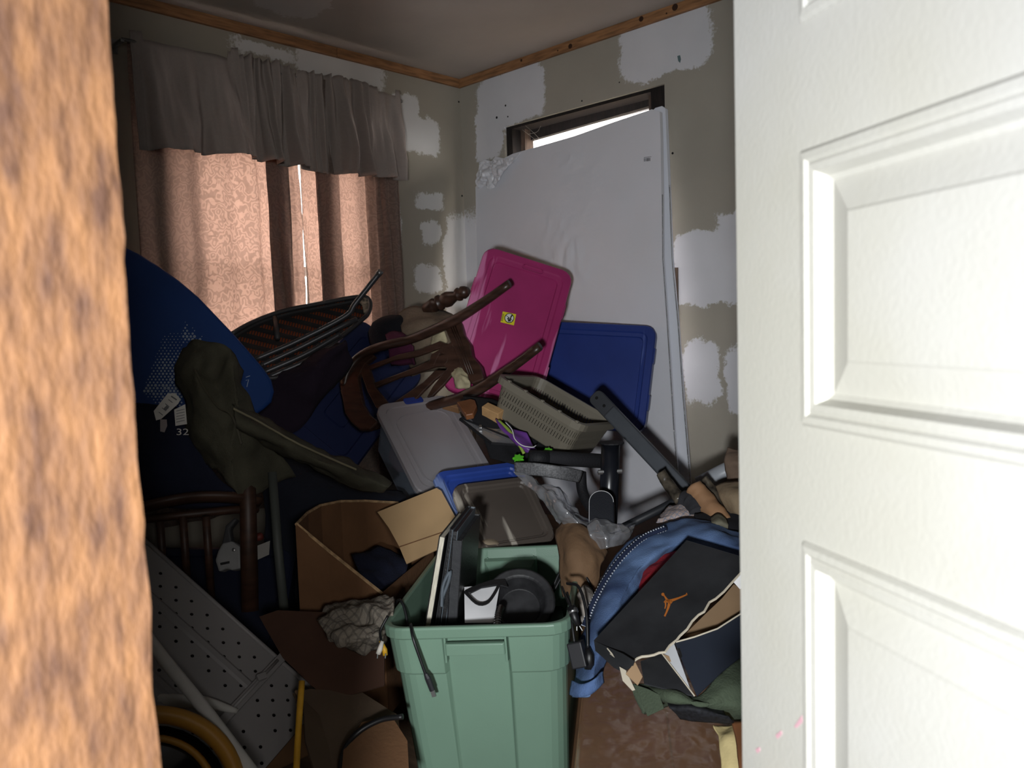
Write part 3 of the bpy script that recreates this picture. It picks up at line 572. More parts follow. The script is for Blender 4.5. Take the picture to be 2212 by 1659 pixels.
leaf('folder', 'black folder with cream page edges, leftmost in the green tote', 'folder', -.172, -.16, .24, .34, .016, .25, (m_bk, m_pg), spine=False, z0=-.165)
leaf('folder', 'thin black portfolio beside the cream-edged folder in the green tote', 'folder', -.150, -.15, .23, .355, .010, .24, (m_bk2, m_bk), z0=-.165)
leaf('folder', 'slate grey zip portfolio between black ones in the green tote', 'folder', -.130, -.16, .24, .35, .014, .215, (m_gy, m_bk), z0=-.165)
leaf('folder', 'thick black binder, rightmost of the folders in the green tote', 'folder', -.100, -.165, .25, .325, .026, .15, (m_bk, m_bk2), z0=-.165)
z_ = mk('zipper_puller', sweep(cr([gl(-.10, -.178, .0), gl(-.092, -.18, .05), gl(-.072, -.18, .085), gl(-.078, -.178, .06), gl(-.097, -.176, .02)], 14), .004, 6), m_gy, label='grey loop strap hanging on the folders in the green tote', cat='strap')
# white sheet and black pouch, round black dish, spiral hose
PT = plane3((1005, 1275, 1.98), (1095, 1255, 2.02), (1010, 1340, 1.88))
mk('paper_sheet', slab([(1003, 1268), (1080, 1262), (1066, 1345), (1004, 1345)], PT, .001), mat('white_paper', (232, 232, 234), .7), label='white paper sheet under the black strap in the green tote', cat='paper')
sp = root('strap_loop', 'black flat strap curving over the white paper in the green tote', 'strap', hit(PT, 1050, 1300))
mk('band', stroke((PT[0]-PT[1]*.012, PT[1]), cr([(1004, 1278), (1030, 1303), (1052, 1302), (1068, 1282), (1080, 1258)], 14), 6, lift=0), m_bk, sp, solid=.002)
mk('pouch', slab([(1002, 1276), (1030, 1262), (1060, 1252), (1092, 1249), (1097, 1268), (1076, 1262), (1040, 1268), (1016, 1280)], (PT[0]-PT[1]*.01, PT[1]), .006), m_bk, sp, bevel=.002)
Mp = aim(at(1122, 1300, 1.98), Vector(CAM)-Vector(at(1122, 1300, 1.98))+Vector((-.3, .3, .8))) 
ds = root('round_dish', 'round black dish with a raised rim lying in the green tote', 'dish', Mp)
mk('dish', lathe([(.001, -.045), (.05, -.045), (.064, -.012), (.084, -.004), (.089, .003), (.084, .009), (.068, .006), (.064, .002), (.05, -.034), (.001, -.036)], 32), mat('dusty_black_plastic', (40, 40, 42), .5, vs=30, var=.3), ds, local=True, bevel=.002)
sh = root('spiral_hose', 'short ribbed chrome hose in the green tote', 'hose', at(1075, 1335, 1.86))
mk('hose', tube([(1082, 1313, 1.92), (1077, 1330, 1.88), (1074, 1365, 1.84)], [.009*(1+.16*(k % 2)) for k in range(30)], 10, 30), mat('chrome', (190, 190, 192), .2, metal=1), sh, smooth=False)
mk('clutter_tray', slab([(830, 1375), (1220, 1345), (1200, 1240), (990, 1250), (860, 1320)], (np.array(gl(0, 0, -.168)), np.array([0, 0, -1.])), .01), m_bk, label='black plastic tray lying deep inside the green tote', cat='tray')
# cables
m_cab = mat('black_cable', (20, 20, 22), .45, spec=.5)
us = root('usb_cable', 'black USB cable hanging over the front rim of the green tote', 'cable', gl(-.12, -.31, -.05))
uc = [gl(-.236, -.12, -.05), gl(-.226, -.135, -.005), gl(-.208, -.15, .007), gl(-.192, -.17, -.02), gl(-.178, -.21, -.075), gl(-.158, -.265, -.05), gl(-.145, -.297, .0), gl(-.138, -.318, .006), gl(-.128, -.342, -.012), gl(-.115, -.345, -.06), gl(-.106, -.345, -.095)]
mk('cord', sweep(cr(uc, 60), .0035, 8), m_cab, us, smooth=True)
mk('plug', sweep([gl(-.107, -.345, -.09), gl(-.103, -.345, -.10), gl(-.095, -.345, -.128)], [.0045, .007, .0065], 8), mat('plug_black', (34, 34, 38), .5), us); mk('plug_tip', barrect(gl(-.095, -.345, -.128), gl(-.092, -.345, -.142), X, .009, .005), m_steel, us)
pc = root('power_cables', 'tangle of black power cables over the right rim of the green tote', 'cables', gl(.23, .05, 0))
r = random.Random(11)
for k in range(7):
    a = .02+.012*k; y0 = -.02+.02*r.random()+k*.012
    mk('cord', sweep(cr([gl(.13, y0+.02, -.06-.02*r.random()), gl(.165+.01*r.random(), y0+.03, .0), gl(.2, y0+.01+.02*r.random(), .028+.012*r.random()), gl(.236, y0-.01, .01), gl(.25+.012*r.random(), y0-.03, -.05-.02*k*.4), gl(.245, y0-.04, -.09-.02*r.random())], 40), .0032, 7), m_cab, pc, smooth=True)
ad = root('power_adapter', 'square black power adapter hanging right of the green tote', 'adapter', at(1242, 1418, 1.74))
Ma, wa_, ha_ = pframe((1225, 1390, 1.74), (1256, 1384, 1.73), (1236, 1446, 1.73))
mk('brick', tf(Ma, box(-wa_/2, wa_/2, -ha_/2, ha_/2, -.022, .008)), mat('adapter_black', (30, 30, 34), .45), ad, bevel=.003)
mk('cord', tube([(1241, 1388, 1.735), (1236, 1350, 1.75), (1232, 1310, 1.78), (1225, 1280, 1.82)], .003, 7, 20), m_cab, ad, smooth=True)
cp = root('car_plug', 'black and chrome cigarette lighter plug hanging beside the green tote', 'plug', at(1240, 1340, 1.75))
mk('barrel', tube([(1233, 1310, 1.75), (1242, 1335, 1.74), (1249, 1352, 1.735)], [.010, .009, .005], 10), m_cab, cp, smooth=True); mk('collar', tube([(1236, 1316, 1.75), (1239, 1325, 1.745)], .0115, 12), m_steel, cp, smooth=True)
for s in (-3, 3): mk('prong', tube([(1249+s, 1352, 1.737), (1252+s*2, 1362, 1.736)], .0014, 6), m_steel, cp)
mk('cord', tube([(1232, 1310, 1.75), (1222, 1288, 1.8), (1214, 1268, 1.86)], .003, 7, 12), m_cab, cp, smooth=True)
pl_ = root('mains_plug', 'black moulded mains plug on a long cord beside the green tote', 'plug', at(1275, 1435, 1.74))
mk('cord', tube([(1225, 1260, 1.86), (1250, 1268, 1.82), (1266, 1320, 1.78), (1270, 1400, 1.75)], .0035, 7, 30), m_cab, pl_, smooth=True); mk('plug_body', tube([(1269, 1400, 1.75), (1273, 1415, 1.745), (1274, 1445, 1.74)], [.006, .011, .012], 10), m_cab, pl_, smooth=True); mk('prong', tube([(1274, 1445, 1.74), (1274, 1460, 1.738)], .002, 6), m_brass, pl_)
rc = root('phono_leads', 'white and yellow phono plugs hanging left of the green tote', 'plugs', at(822, 1400, 1.80))
mk('plug_white', tube([(826, 1385, 1.79), (821, 1402, 1.785), (817, 1412, 1.785)], [.004, .006, .006], 8), mat('plug_white', (220, 214, 204), .5), rc, smooth=True); mk('plug_yellow', tube([(822, 1384, 1.80), (831, 1404, 1.795), (832, 1415, 1.795)], [.004, .006, .006], 8), mat('plug_yellow', (214, 164, 40), .5), rc, smooth=True)
mk('lead', tube([(838, 1330, 1.82), (822, 1362, 1.81), (824, 1386, 1.79)], .003, 6, 12), m_cab, rc, smooth=True)
for u in (816, 833): mk('pin', tube([(u, 1412, 1.786), (u-1, 1422, 1.786)], .0015, 6), m_steel, rc)
# a flat carton the tote stands on
mk('cardboard_carton', tf(GM @ Matrix.Translation((0, 0, -.42)), box(-gw/2+.02, gw/2-.02, -gd/2+.02, gd/2-.02, -.155, -.001)), mat('brown_carton', (120, 88, 60), .85, var=.15), bevel=.004, label='low brown carton under the green tote', cat='carton')
# ------------------------------------------------------------------ overturned dining chair
m_wood = mat('dark_cherry_wood', (56, 37, 29), .38, vs=12, var=.35, stretch=(1, 1, 6), spec=.5)
ch = root('dining_chair', 'overturned dark wooden dining chair with a pierced splat back', 'chair', at(900, 780, 2.9))
sA = [(1100, 613, 2.86), (1045, 652, 2.92), (985, 690, 2.98), (930, 716, 3.04), (880, 735, 3.08), (825, 748, 3.10), (780, 768, 3.12), (752, 800, 3.12), (742, 835, 3.11)]
sB = [(1166, 748, 2.68), (1110, 790, 2.74), (1045, 834, 2.80), (1000, 857, 2.86), (955, 870, 2.92), (905, 885, 2.98), (860, 900, 3.02), (820, 915, 3.05), (790, 925, 3.06)]
for s_ in (sA, sB):
    mk('stile_leg', tube(s_, [.018, .02, .024, .022, .02, .02, .021, .022, .018], 8, 40, flat=.8), m_wood, ch, smooth=True)
# crest rail with scrolled outer edge, splat and seat rail lie in the plane of the back
CP = plane3(sA[3], sB[3], (745, 835, 3.10))
mk('crest_rail', slab([(742, 800), (735, 822), (738, 850), (741, 862), (746, 892), (760, 914), (779, 930), (800, 930), (818, 912), (800, 896), (786, 872), (780, 845), (776, 815), (790, 788), (812, 770), (800, 760), (770, 772)], CP, .022, .006), m_wood, ch, bevel=.005)
mk('crest_brace', slab([(778, 782), (792, 778), (800, 800), (812, 836), (836, 866), (850, 890), (836, 900), (812, 880), (794, 846), (782, 812)], CP, .018, .004), m_wood, ch, bevel=.004)
for arm in ([(985, 752), (950, 752), (900, 770), (850, 778), (795, 800), (790, 792), (860, 766), (905, 756), (950, 737)],
            [(975, 790), (940, 792), (900, 806), (865, 815), (800, 842), (796, 832), (900, 792), (938, 774), (970, 760)],
            [(968, 800), (940, 820), (915, 845), (890, 872), (838, 890), (832, 882), (915, 825), (940, 800)],
            [(985, 800), (960, 830), (935, 855), (922, 858), (935, 835), (958, 805), (972, 790)]):
    mk('splat', slab(arm, CP, .012, .002), m_wood, ch, bevel=.003)
mk('splat', slab([(955, 752), (974, 740), (992, 748), (1002, 790), (978, 806), (958, 790), (966, 780), (965, 766), (950, 764), (938, 790), (925, 788), (932, 766)], CP, .014, .003), m_wood, ch, bevel=.003)
rail = [(958, 700), (992, 688), (1000, 700), (1004, 722), (1018, 745), (1022, 770), (1040, 792), (1048, 822), (1022, 832), (1008, 815), (985, 762), (968, 722)]
mk('seat_rail', slab(rail, CP, .03, .012), m_wood, ch, bevel=.005)
for k in range(3): mk('rail_bead', sweep([hit(CP, 976+5*k, 705)-CP[1]*.0135, hit(CP, 1016+5*k, 812)-CP[1]*.0135], .0022, 6), m_wood, ch, smooth=True)
m_cush = mat('worn_tan_upholstery', (112, 98, 82), .9, vs=14, var=.2, bump=.3, bs=80); m_lin = mat('pale_cushion_lining', (168, 158, 128), .9, vs=20, var=.25, bump=.4, bs=40)
mk('seat_cushion', sheet([[(858, 690, 3.32), (880, 670, 3.35), (925, 668, 3.33), (965, 672, 3.27), (990, 690, 3.12)], [(870, 715, 3.2), (895, 700, 3.18), (930, 700, 3.15), (965, 705, 3.10), (990, 730, 3.05)], [(880, 760, 3.22), (900, 750, 3.16), (935, 750, 3.12), (970, 760, 3.08), (1000, 780, 3.02)], [(890, 812, 3.3), (915, 805, 3.24), (950, 800, 3.17), (985, 810, 3.12), (1010, 835, 3.02)]], 24, 20, .012, 9, 3), m_cush, ch, smooth=True, solid=.02)
mk('cushion_lining', sheet([[(940, 700, 3.09), (958, 712, 3.07), (966, 735, 3.05)], [(935, 730, 3.08), (950, 740, 3.05), (960, 755, 3.04)], [(925, 760, 3.09), (945, 768, 3.05), (958, 775, 3.05)]], 12, 12, .01, 18, 5), m_lin, ch, smooth=True, solid=.004)
lp = [at(918, 668, 3.30), at(1012, 627, 3.20)]; d_ = Vector(lp[1])-Vector(lp[0]); ln = d_.length
ML = aim(lp[0], d_)
mk('front_leg', tf(ML, lathe([(.022, 0), (.026, ln*.12), (.03, ln*.22), (.02, ln*.30), (.033, ln*.33), (.033, ln*.37), (.022, ln*.40), (.03, ln*.46), (.032, ln*.55), (.018, ln*.72), (.025, ln*.75), (.028, ln*.80), (.02, ln*.83), (.027, ln*.88), (.022, ln*.95), (.014, ln)], 16)), m_wood, ch, smooth=True)
mk('crumpled_paper', sheet([[(975, 800, 2.94), (990, 792, 2.92), (1008, 800, 2.90)], [(978, 818, 2.90), (995, 812, 2.86), (1014, 822, 2.85)], [(985, 838, 2.90), (1000, 838, 2.88), (1016, 838, 2.87)]], 14, 14, .012, 22, 4), m_lin, smooth=True, solid=.003, label='crumpled cream paper caught behind the lower chair leg', cat='paper')
mk('wooden_block', tf(pframe((962, 850, 2.95), (1005, 862, 2.93), (960, 880, 2.91))[0], box(-.033, .033, -.02, .02, -.03, .004)), mat('tan_wood', (134, 98, 66), .7, var=.2), bevel=.002, label='tan wood offcut left of the lower chair leg', cat='wood block')
# things tucked behind the chair
m_dk = mat('black_knit', (18, 18, 26), .95, bump=.4, bs=160); m_mar = mat('maroon_cloth', (74, 24, 52), .9, bump=.2)
mk('knit_hat', tf(aim(at(842, 715, 3.3), (0, -.3, 1)), lathe([(.085, -.06), (.09, -.02), (.085, .02), (.06, .05), (.03, .06), (.002, .062)], 18)), m_dk, smooth=True, label='black knit hat behind the overturned chair', cat='hat')
mk('maroon_garment', sheet([[(832, 722, 3.2), (858, 716, 3.2), (885, 728, 3.15)], [(838, 745, 3.14), (862, 740, 3.12), (890, 748, 3.1)], [(845, 790, 3.2), (870, 790, 3.18), (895, 790, 3.15)]], 16, 16, .015, 14, 6), m_mar, smooth=True, solid=.005, label='maroon garment crumpled under the black knit hat', cat='garment')
# navy tote lying on its side in the middle of the pile
Mn, nw_, nh_ = pframe((585, 905, 3.0), (778, 680, 3.36), (790, 985, 3.16)); print('navytote', nw_, nh_)
nt = root('storage_tote', 'big dark navy storage tote tipped beside the ironing board', 'tote', Mn)
m_navy = mat('dark_navy_plastic', (34, 44, 84), .45, vs=4, var=.08, streak=((70, 80, 128), 7, .76))
mk('base_face', loft([rrect(nw_, nh_, .05, -.30), rrect(nw_, nh_, .05, -.02), rrect(nw_-.02, nh_-.02, .045, 0), rrect(nw_-.12, nh_-.12, .03, 0), rrect(nw_-.13, nh_-.13, .03, -.008)], False, True), m_navy, nt, local=True, solid=.004)
mk('rib', loft([rrect(nw_*.5, nh_*.28, .02, -.008), rrect(nw_*.48, nh_*.26, .02, .002)], False, True), m_navy, nt, local=True)
# ------------------------------------------------------------------ rounded blue board with halftone print
BP = plane3((300, 560, 2.50), (580, 830, 2.62), (300, 880, 2.40))
m_blu = mat('bright_blue_board', (26, 60, 120), .45, vs=3, var=.08, spec=.3)
bo = root('foam_bodyboard', 'large rounded blue board with white halftone dots leaning by the curtain', 'board', at(400, 900, 2.45))
arc = [(190, 505), (262, 528), (300, 546), (345, 574), (390, 606), (430, 640), (470, 682), (510, 724), (545, 764), (572, 796), (588, 820), (594, 845), (588, 868), (570, 884), (545, 900), (500, 960), (440, 1020), (330, 1050), (190, 1050)]
mk('board_core', slab(arc, BP, .05), m_blu, bo, bevel=.012, seg=3)
m_dot = mat('white_halftone_ink', (150, 162, 180), .7)
dotsV = []; r = random.Random(5)
for i in range(40):
    for j in range(46):
        u = 300+i*8+(j % 2)*4; v = 665+j*6.2
        # print fills a slanted band and thins out upward
        e = (v-(905-(u-318)*1.15)); 
        if u < 310 or u > 446 or v < 684: continue
        low = 850+(u-311)*.8; top = max(717, 838-(u-311)*2.75)
        if u > 395: top = 688+(u-395)*.9+(16 if int(u/8) % 2 else 0); low = 740
        if v > low or v < top: continue
        f = (v-top)/max(low-top, 1); rr = 2.9*min(1, .3+f*1.3)*(1-.5*max(0, f-.75)/.25)*(.75+.5*r.random())
        if rr < .8: continue
        c_ = hit(BP, u, v)-BP[1]*.0009; dotsV.append(slab([(u+rr*math.cos(a*math.pi/3), v+rr*math.sin(a*math.pi/3)) for a in range(6)], BP, .0003, .0009))
mk('halftone_print', join(*dotsV), m_dot, bo, recalc=False)
mk('print_mark', join(stroke(BP, [(531, 815), (540, 812)], 1.4, lift=.001), stroke(BP, [(531, 822), (537, 820), (533, 836)], 1.6, lift=.001)), m_dot, bo)
# ------------------------------------------------------------------ far ironing board with orange mesh
IP = plane3((520, 720, 3.0), (795, 660, 3.22), (600, 800, 2.9))
ib = root('ironing_board', 'folded ironing board with orange mesh and grey legs below the curtain', 'ironing board', at(640, 800, 3.0))
def meshmat(name, c, sc_, wid=.3):
    m = mat(name, c, .7); N, L2 = m.node_tree.nodes, m.node_tree.links; b = N['Principled BSDF']; tc = N.new('ShaderNodeTexCoord')
    mp = N.new('ShaderNodeMapping'); mp.inputs['Rotation'].default_value = (.5, .4, .78); mp.inputs['Scale'].default_value = (sc_,)*3; L2.new(tc.outputs['Object'], mp.inputs[0]); sp_ = N.new('ShaderNodeSeparateXYZ'); L2.new(mp.outputs[0], sp_.inputs[0])
    def Mt(op, a, b_=None):
        n = N.new('ShaderNodeMath'); n.operation = op
        for i, x in enumerate((a, b_)):
            if x is None: continue
            if isinstance(x, (int, float)): n.inputs[i].default_value = x
            else: L2.new(x, n.inputs[i])
        return n.outputs[0]
    o_ = Mt('MAXIMUM', Mt('LESS_THAN', Mt('FRACT', sp_.outputs[0]), wid), Mt('LESS_THAN', Mt('FRACT', sp_.outputs[1]), wid))
    L2.new(o_, b.inputs['Alpha']); return m
bout = [(500, 722), (530, 704), (570, 686), (620, 670), (690, 656), (760, 643), (790, 642), (800, 655), (796, 676), (780, 692), (740, 724), (690, 758), (640, 790), (600, 815), (560, 815)]
mk('board_backing', slab(bout, (IP[0]+IP[1]*.012, IP[1]), .008), mat('rust_pad_cloth', (128, 62, 34), .9), ib)
mk('mesh_top', slab(bout, (IP[0]+IP[1]*.004, IP[1]), .002), meshmat('dark_mesh', (38, 38, 40), 95), ib)
m_rim = mat('grey_rim_steel', (70, 70, 72), .5, metal=.4)
mk('rim', sweep(cr([hit(IP, *q) for q in bout], 60), .009, 8), m_rim, ib, smooth=True)
mk('rim_lip', sweep(cr([hit(IP, u, v+12)-IP[1]*.004 for u, v in ((505, 720), (560, 690), (620, 671), (690, 657), (770, 642))], 30), .014, 6, .35), m_rim, ib)
mk('cover_hem', slab([(768, 646), (790, 642), (801, 655), (797, 680), (788, 688), (782, 660)], IP, .004, .004), mat('printed_cotton_hem', (170, 160, 140), .9, vs=60, col2=(60, 58, 56)), ib)
mk('cross_bar', sweep([hit(IP, 594, 690)-IP[1]*.01, hit(IP, 600, 738)-IP[1]*.012], .010, 8), m_rim, ib, smooth=True)
m_leg = mat('grey_tube_steel', (84, 86, 90), .4, metal=.6)
for k, q in enumerate(([(548, 778, 2.93), (640, 738, 2.98), (745, 684, 3.03), (768, 655, 3.04), (822, 587, 3.05)], [(560, 792, 2.92), (650, 750, 2.97), (740, 704, 3.02), (770, 690, 3.05)], [(570, 805, 2.90), (660, 765, 2.95), (735, 722, 3.0)], [(580, 815, 2.88), (670, 776, 2.93), (730, 742, 2.98)])):
    mk('leg', tube(q, .0105, 10, 26), m_leg, ib, smooth=True)
mk('leg_tip', tube([(816, 594, 3.048), (823, 585, 3.05)], .0125, 10), m_steel, ib, smooth=True)
mk('garment_dark', sheet([[(545, 800, 2.92), (640, 790, 2.9), (690, 760, 2.9), (740, 730, 2.95)], [(545, 850, 2.86), (650, 820, 2.84), (700, 780, 2.84), (750, 740, 2.9)], [(550, 960, 2.86), (640, 930, 2.88), (710, 850, 2.9), (760, 790, 2.96)]], 20, 14, .02, 12, 8), mat('dark_plum_cloth', (38, 28, 44), .95, bump=.2), smooth=True, solid=.006, label='dark plum garment between the blue board and navy tote', cat='garment')
# ------------------------------------------------------------------ olive jacket, navy trousers with tags
m_ol = mat('olive_canvas', (70, 68, 55), .9, vs=12, var=.15, bump=.3, bs=220)
jk = root('jacket', 'olive canvas jacket with a hood draped over the dark heap on the left', 'jacket', at(480, 950, 2.2))
mk('hood_and_body', sheet([[(384, 748, 2.34), (420, 733, 2.30), (470, 740, 2.27), (508, 756, 2.28), (532, 800, 2.34)], [(372, 812, 2.31), (418, 800, 2.22), (462, 812, 2.26), (508, 812, 2.22), (534, 852, 2.30)], [(398, 880, 2.28), (432, 872, 2.19), (480, 878, 2.20), (518, 884, 2.18), (552, 900, 2.28)], [(408, 942, 2.28), (440, 942, 2.19), (488, 950, 2.16), (520, 962, 2.18), (600, 962, 2.30)], [(416, 1000, 2.30), (450, 1020, 2.22), (500, 1050, 2.2), (528, 1070, 2.24), (640, 1030, 2.36)]], 44, 40, .024, 8, 2), m_ol, jk, smooth=True, solid=.003)
mk('sleeve', sheet([[(500, 866, 2.24), (560, 895, 2.27), (620, 930, 2.30), (690, 962, 2.34), (770, 1000, 2.38), (848, 1042, 2.42)], [(505, 884, 2.14), (560, 915, 2.17), (620, 950, 2.20), (690, 985, 2.24), (770, 1018, 2.30), (842, 1050, 2.36)], [(510, 915, 2.12), (560, 940, 2.16), (615, 972, 2.20), (685, 1005, 2.24), (768, 1035, 2.30), (835, 1056, 2.36)], [(515, 932, 2.2), (560, 958, 2.24), (610, 985, 2.28), (680, 1022, 2.32), (765, 1052, 2.36), (825, 1062, 2.42)]], 50, 20, .016, 11, 4), m_ol, jk, smooth=True, solid=.003)
mk('seam', sheet([[(505, 880, 2.12), (560, 910, 2.15), (620, 944, 2.18), (690, 978, 2.22), (770, 1012, 2.28)], [(505, 884, 2.118), (560, 914, 2.148), (620, 948, 2.178), (690, 982, 2.218), (770, 1016, 2.278)]], 50, 3, .004, 12, 4), mat('olive_seam', (120, 114, 92), .9), jk, solid=.003)
mk('zipper', sheet([[(420, 800, 2.205), (440, 840, 2.19), (470, 880, 2.17), (500, 900, 2.16), (520, 960, 2.15)], [(424, 798, 2.206), (444, 838, 2.191), (474, 878, 2.171), (504, 898, 2.161), (524, 958, 2.151)]], 40, 3, .004, 12, 5), mat('olive_dark_zip', (64, 60, 46), .7), jk, solid=.004)
m_den = mat('dark_navy_denim', (24, 30, 52), .9, bump=.3, bs=200, var=.2)
tr = root('trousers', 'dark navy trousers with paper tags and a printed 32', 'trousers', at(350, 1000, 2.2))
mk('fabric', sheet([[(250, 870, 2.36), (320, 872, 2.32), (380, 878, 2.30), (420, 890, 2.32)], [(250, 930, 2.30), (320, 930, 2.26), (380, 934, 2.25), (425, 940, 2.28)], [(250, 1010, 2.30), (330, 1015, 2.24), (400, 1020, 2.25), (470, 1030, 2.30)], [(250, 1090, 2.34), (340, 1095, 2.28), (440, 1100, 2.30), (560, 1090, 2.36)]], 30, 26, .012, 8, 6), m_den, tr, smooth=True, solid=.006)
TG = plane3((340, 900, 2.2), (400, 900, 2.21), (350, 960, 2.19)); m_tag = mat('white_tag_paper', (206, 204, 198), .8, vs=60, var=.05)
tg = mk('paper_tag', slab([(332, 888), (362, 850), (378, 849), (390, 862), (385, 872), (348, 905), (337, 908)], TG, .0015), m_tag, tr)
mk('tag_print', join(*[stroke(TG, [(343+7*k, 890-9*k), (352+7*k, 897-9*k)], 1.6, lift=.001) for k in range(4)], stroke(TG, [(356, 885), (363, 878)], 7, lift=.001), stroke(TG, [(370, 856), (382, 864)], 3, lift=.001)), mat('tag_grey_ink', (110, 110, 112), .8), tg)
mk('paper_tag', slab([(346, 906), (360, 906), (361, 920), (355, 934), (346, 932)], (TG[0]+TG[1]*.004, TG[1]), .0015), mat('clear_pinkish_tag', (150, 140, 140), .6), tr)
tg2 = mk('paper_tag', slab([(376, 885), (400, 873), (404, 916), (379, 920)], (TG[0]+TG[1]*.003, TG[1]), .0015), m_tag, tr)
TG2 = (TG[0]+TG[1]*.003, TG[1])
mk('tag_print', join(*[stroke(TG2, [(381, 888+6*k), (399, 884+6*k)], 1.3, lift=.001) for k in range(5)]), MT['tag_grey_ink'], tg2)
def text(name, s, pl, u0, v0, u1, v1, m, parent, lift=.002):  # lettering laid on a plane between two photo points (baseline), height v
    c = bpy.data.curves.new(name, 'FONT'); c.body = s; c.extrude = .0; t = bpy.data.objects.new(name, c); COL.objects.link(t)
    dg = bpy.context.evaluated_depsgraph_get(); me = bpy.data.meshes.new_from_object(t.evaluated_get(dg)); bpy.data.objects.remove(t)
    P_ = np.array([q.co[:] for q in me.vertices]); F = [list(p.vertices) for p in me.polygons]
    mn, mx_ = P_.min(0), P_.max(0); V = []
    for p in P_:
        a, b = (p[0]-mn[0])/(mx_[0]-mn[0]), (p[1]-mn[1])/(mx_[1]-mn[1])
        V.append(hit(pl, u0+(u1-u0)*a, v0+(v1-v0)*b)-pl[1]*lift)
    return mk(name, (V, F), m, parent, recalc=False)
text('size_print', '32', (TG[0]+TG[1]*.006, TG[1]), 382, 940, 408, 926, m_tag, tr)
mk('navy_blanket', sheet([[(540, 930, 2.62), (640, 985, 2.64), (740, 1030, 2.66), (870, 1060, 2.68)], [(560, 1000, 2.52), (650, 1040, 2.52), (750, 1066, 2.56), (880, 1090, 2.62)], [(570, 1120, 2.5), (660, 1120, 2.5), (750, 1130, 2.56), (880, 1130, 2.62)], [(570, 1300, 2.48), (640, 1300, 2.5), (740, 1300, 2.6), (860, 1280, 2.66)]], 30, 24, .02, 8, 9), mat('dark_navy_blanket', (22, 26, 38), .95, bump=.3), smooth=True, solid=.008, label='dark navy blanket heaped behind the open cardboard box', cat='blanket')
# ------------------------------------------------------------------ dark heap on the left: second chair, tote, small things
m_dkwood = mat('dark_brown_wood', (58, 38, 28), .5, vs=10, var=.3, stretch=(1, 1, 5))
c2 = root('wooden_chair', 'dark brown wooden chair half buried on the left behind the perforated board', 'chair', at(450, 1200, 2.25))
mk('crest_rail', tube([(300, 1098, 2.12), (370, 1082, 2.14), (430, 1074, 2.18), (500, 1075, 2.22), (560, 1085, 2.28)], .022, 8, 24, .6), m_dkwood, c2, smooth=True)
mk('cross_rail', tube([(305, 1122, 2.14), (400, 1112, 2.16), (500, 1102, 2.22), (555, 1100, 2.28)], .012, 8, 20), m_dkwood, c2, smooth=True)
mk('back_post', sweep([at(528, 905, 2.30), at(536, 1100, 2.24), at(540, 1320, 2.20)], .024, 8), m_dkwood, c2, smooth=True)
for u in (345, 395, 445): mk('spindle', tube([(u, 1115, 2.15), (u+12, 1300, 2.2)], .011, 8), m_dkwood, c2, smooth=True)
mk('tension_pole', tube([(588, 1020, 2.30), (600, 1180, 2.26), (614, 1320, 2.22)], .013, 10), mat('dull_green_grey_tube', (74, 78, 74), .6), smooth=True, label='thin grey-green pole standing in the dark heap left of the open box', cat='pole')
Mt_, tw_, th_ = pframe((330, 1180, 2.5), (640, 1180, 2.5), (345, 1420, 2.3))
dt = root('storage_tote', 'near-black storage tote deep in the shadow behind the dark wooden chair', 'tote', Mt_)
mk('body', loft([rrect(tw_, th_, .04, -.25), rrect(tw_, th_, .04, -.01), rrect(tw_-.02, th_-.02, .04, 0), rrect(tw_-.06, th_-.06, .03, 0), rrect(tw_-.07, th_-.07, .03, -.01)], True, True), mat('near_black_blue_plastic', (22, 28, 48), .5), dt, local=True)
GP = plane3((470, 1130, 2.28), (520, 1125, 2.28), (475, 1235, 2.24))
m_gp = mat('grey_tool_plastic', (128, 128, 128), .6)
pt = root('power_drill', 'small grey plastic tool lying in the dark heap by the chair post', 'tool', hit(GP, 495, 1200))
mk('housing', slab([(470, 1190), (480, 1172), (500, 1168), (518, 1180), (520, 1228), (500, 1232), (488, 1228), (472, 1236), (464, 1210)], GP, .04), m_gp, pt, bevel=.006)
mk('grip', slab([(478, 1175), (486, 1135), (505, 1118), (512, 1122), (496, 1142), (500, 1172)], GP, .03), mat('dark_tool_rubber', (54, 54, 56), .7), pt, bevel=.006)
mk('vent', slab([(476, 1216), (496, 1212), (496, 1217), (477, 1221)], GP, .002, .002), mat('tool_black', (20, 20, 22), .7), pt); mk('screw', tf(aim(hit(GP, 506, 1188), -GP[1]), lathe([(.005, 0), (.005, .005), (.001, .006)], 8)), m_steel, pt)
mk('paper_card', slab([(548, 1213), (553, 1180), (583, 1168), (581, 1198)], GP, .002), mat('grey_card', (140, 138, 134), .8), label='small pale card in the dark heap right of the chair post', cat='card')
mk('red_cap', tf(aim(at(562, 1164, 2.27), (0, -.4, 1)), lathe([(.012, 0), (.012, .012), (.008, .016), (.001, .016)], 12)), mat('dull_red_cap', (96, 40, 34), .6), smooth=True, label='small dull red cap above the pale card', cat='cap')
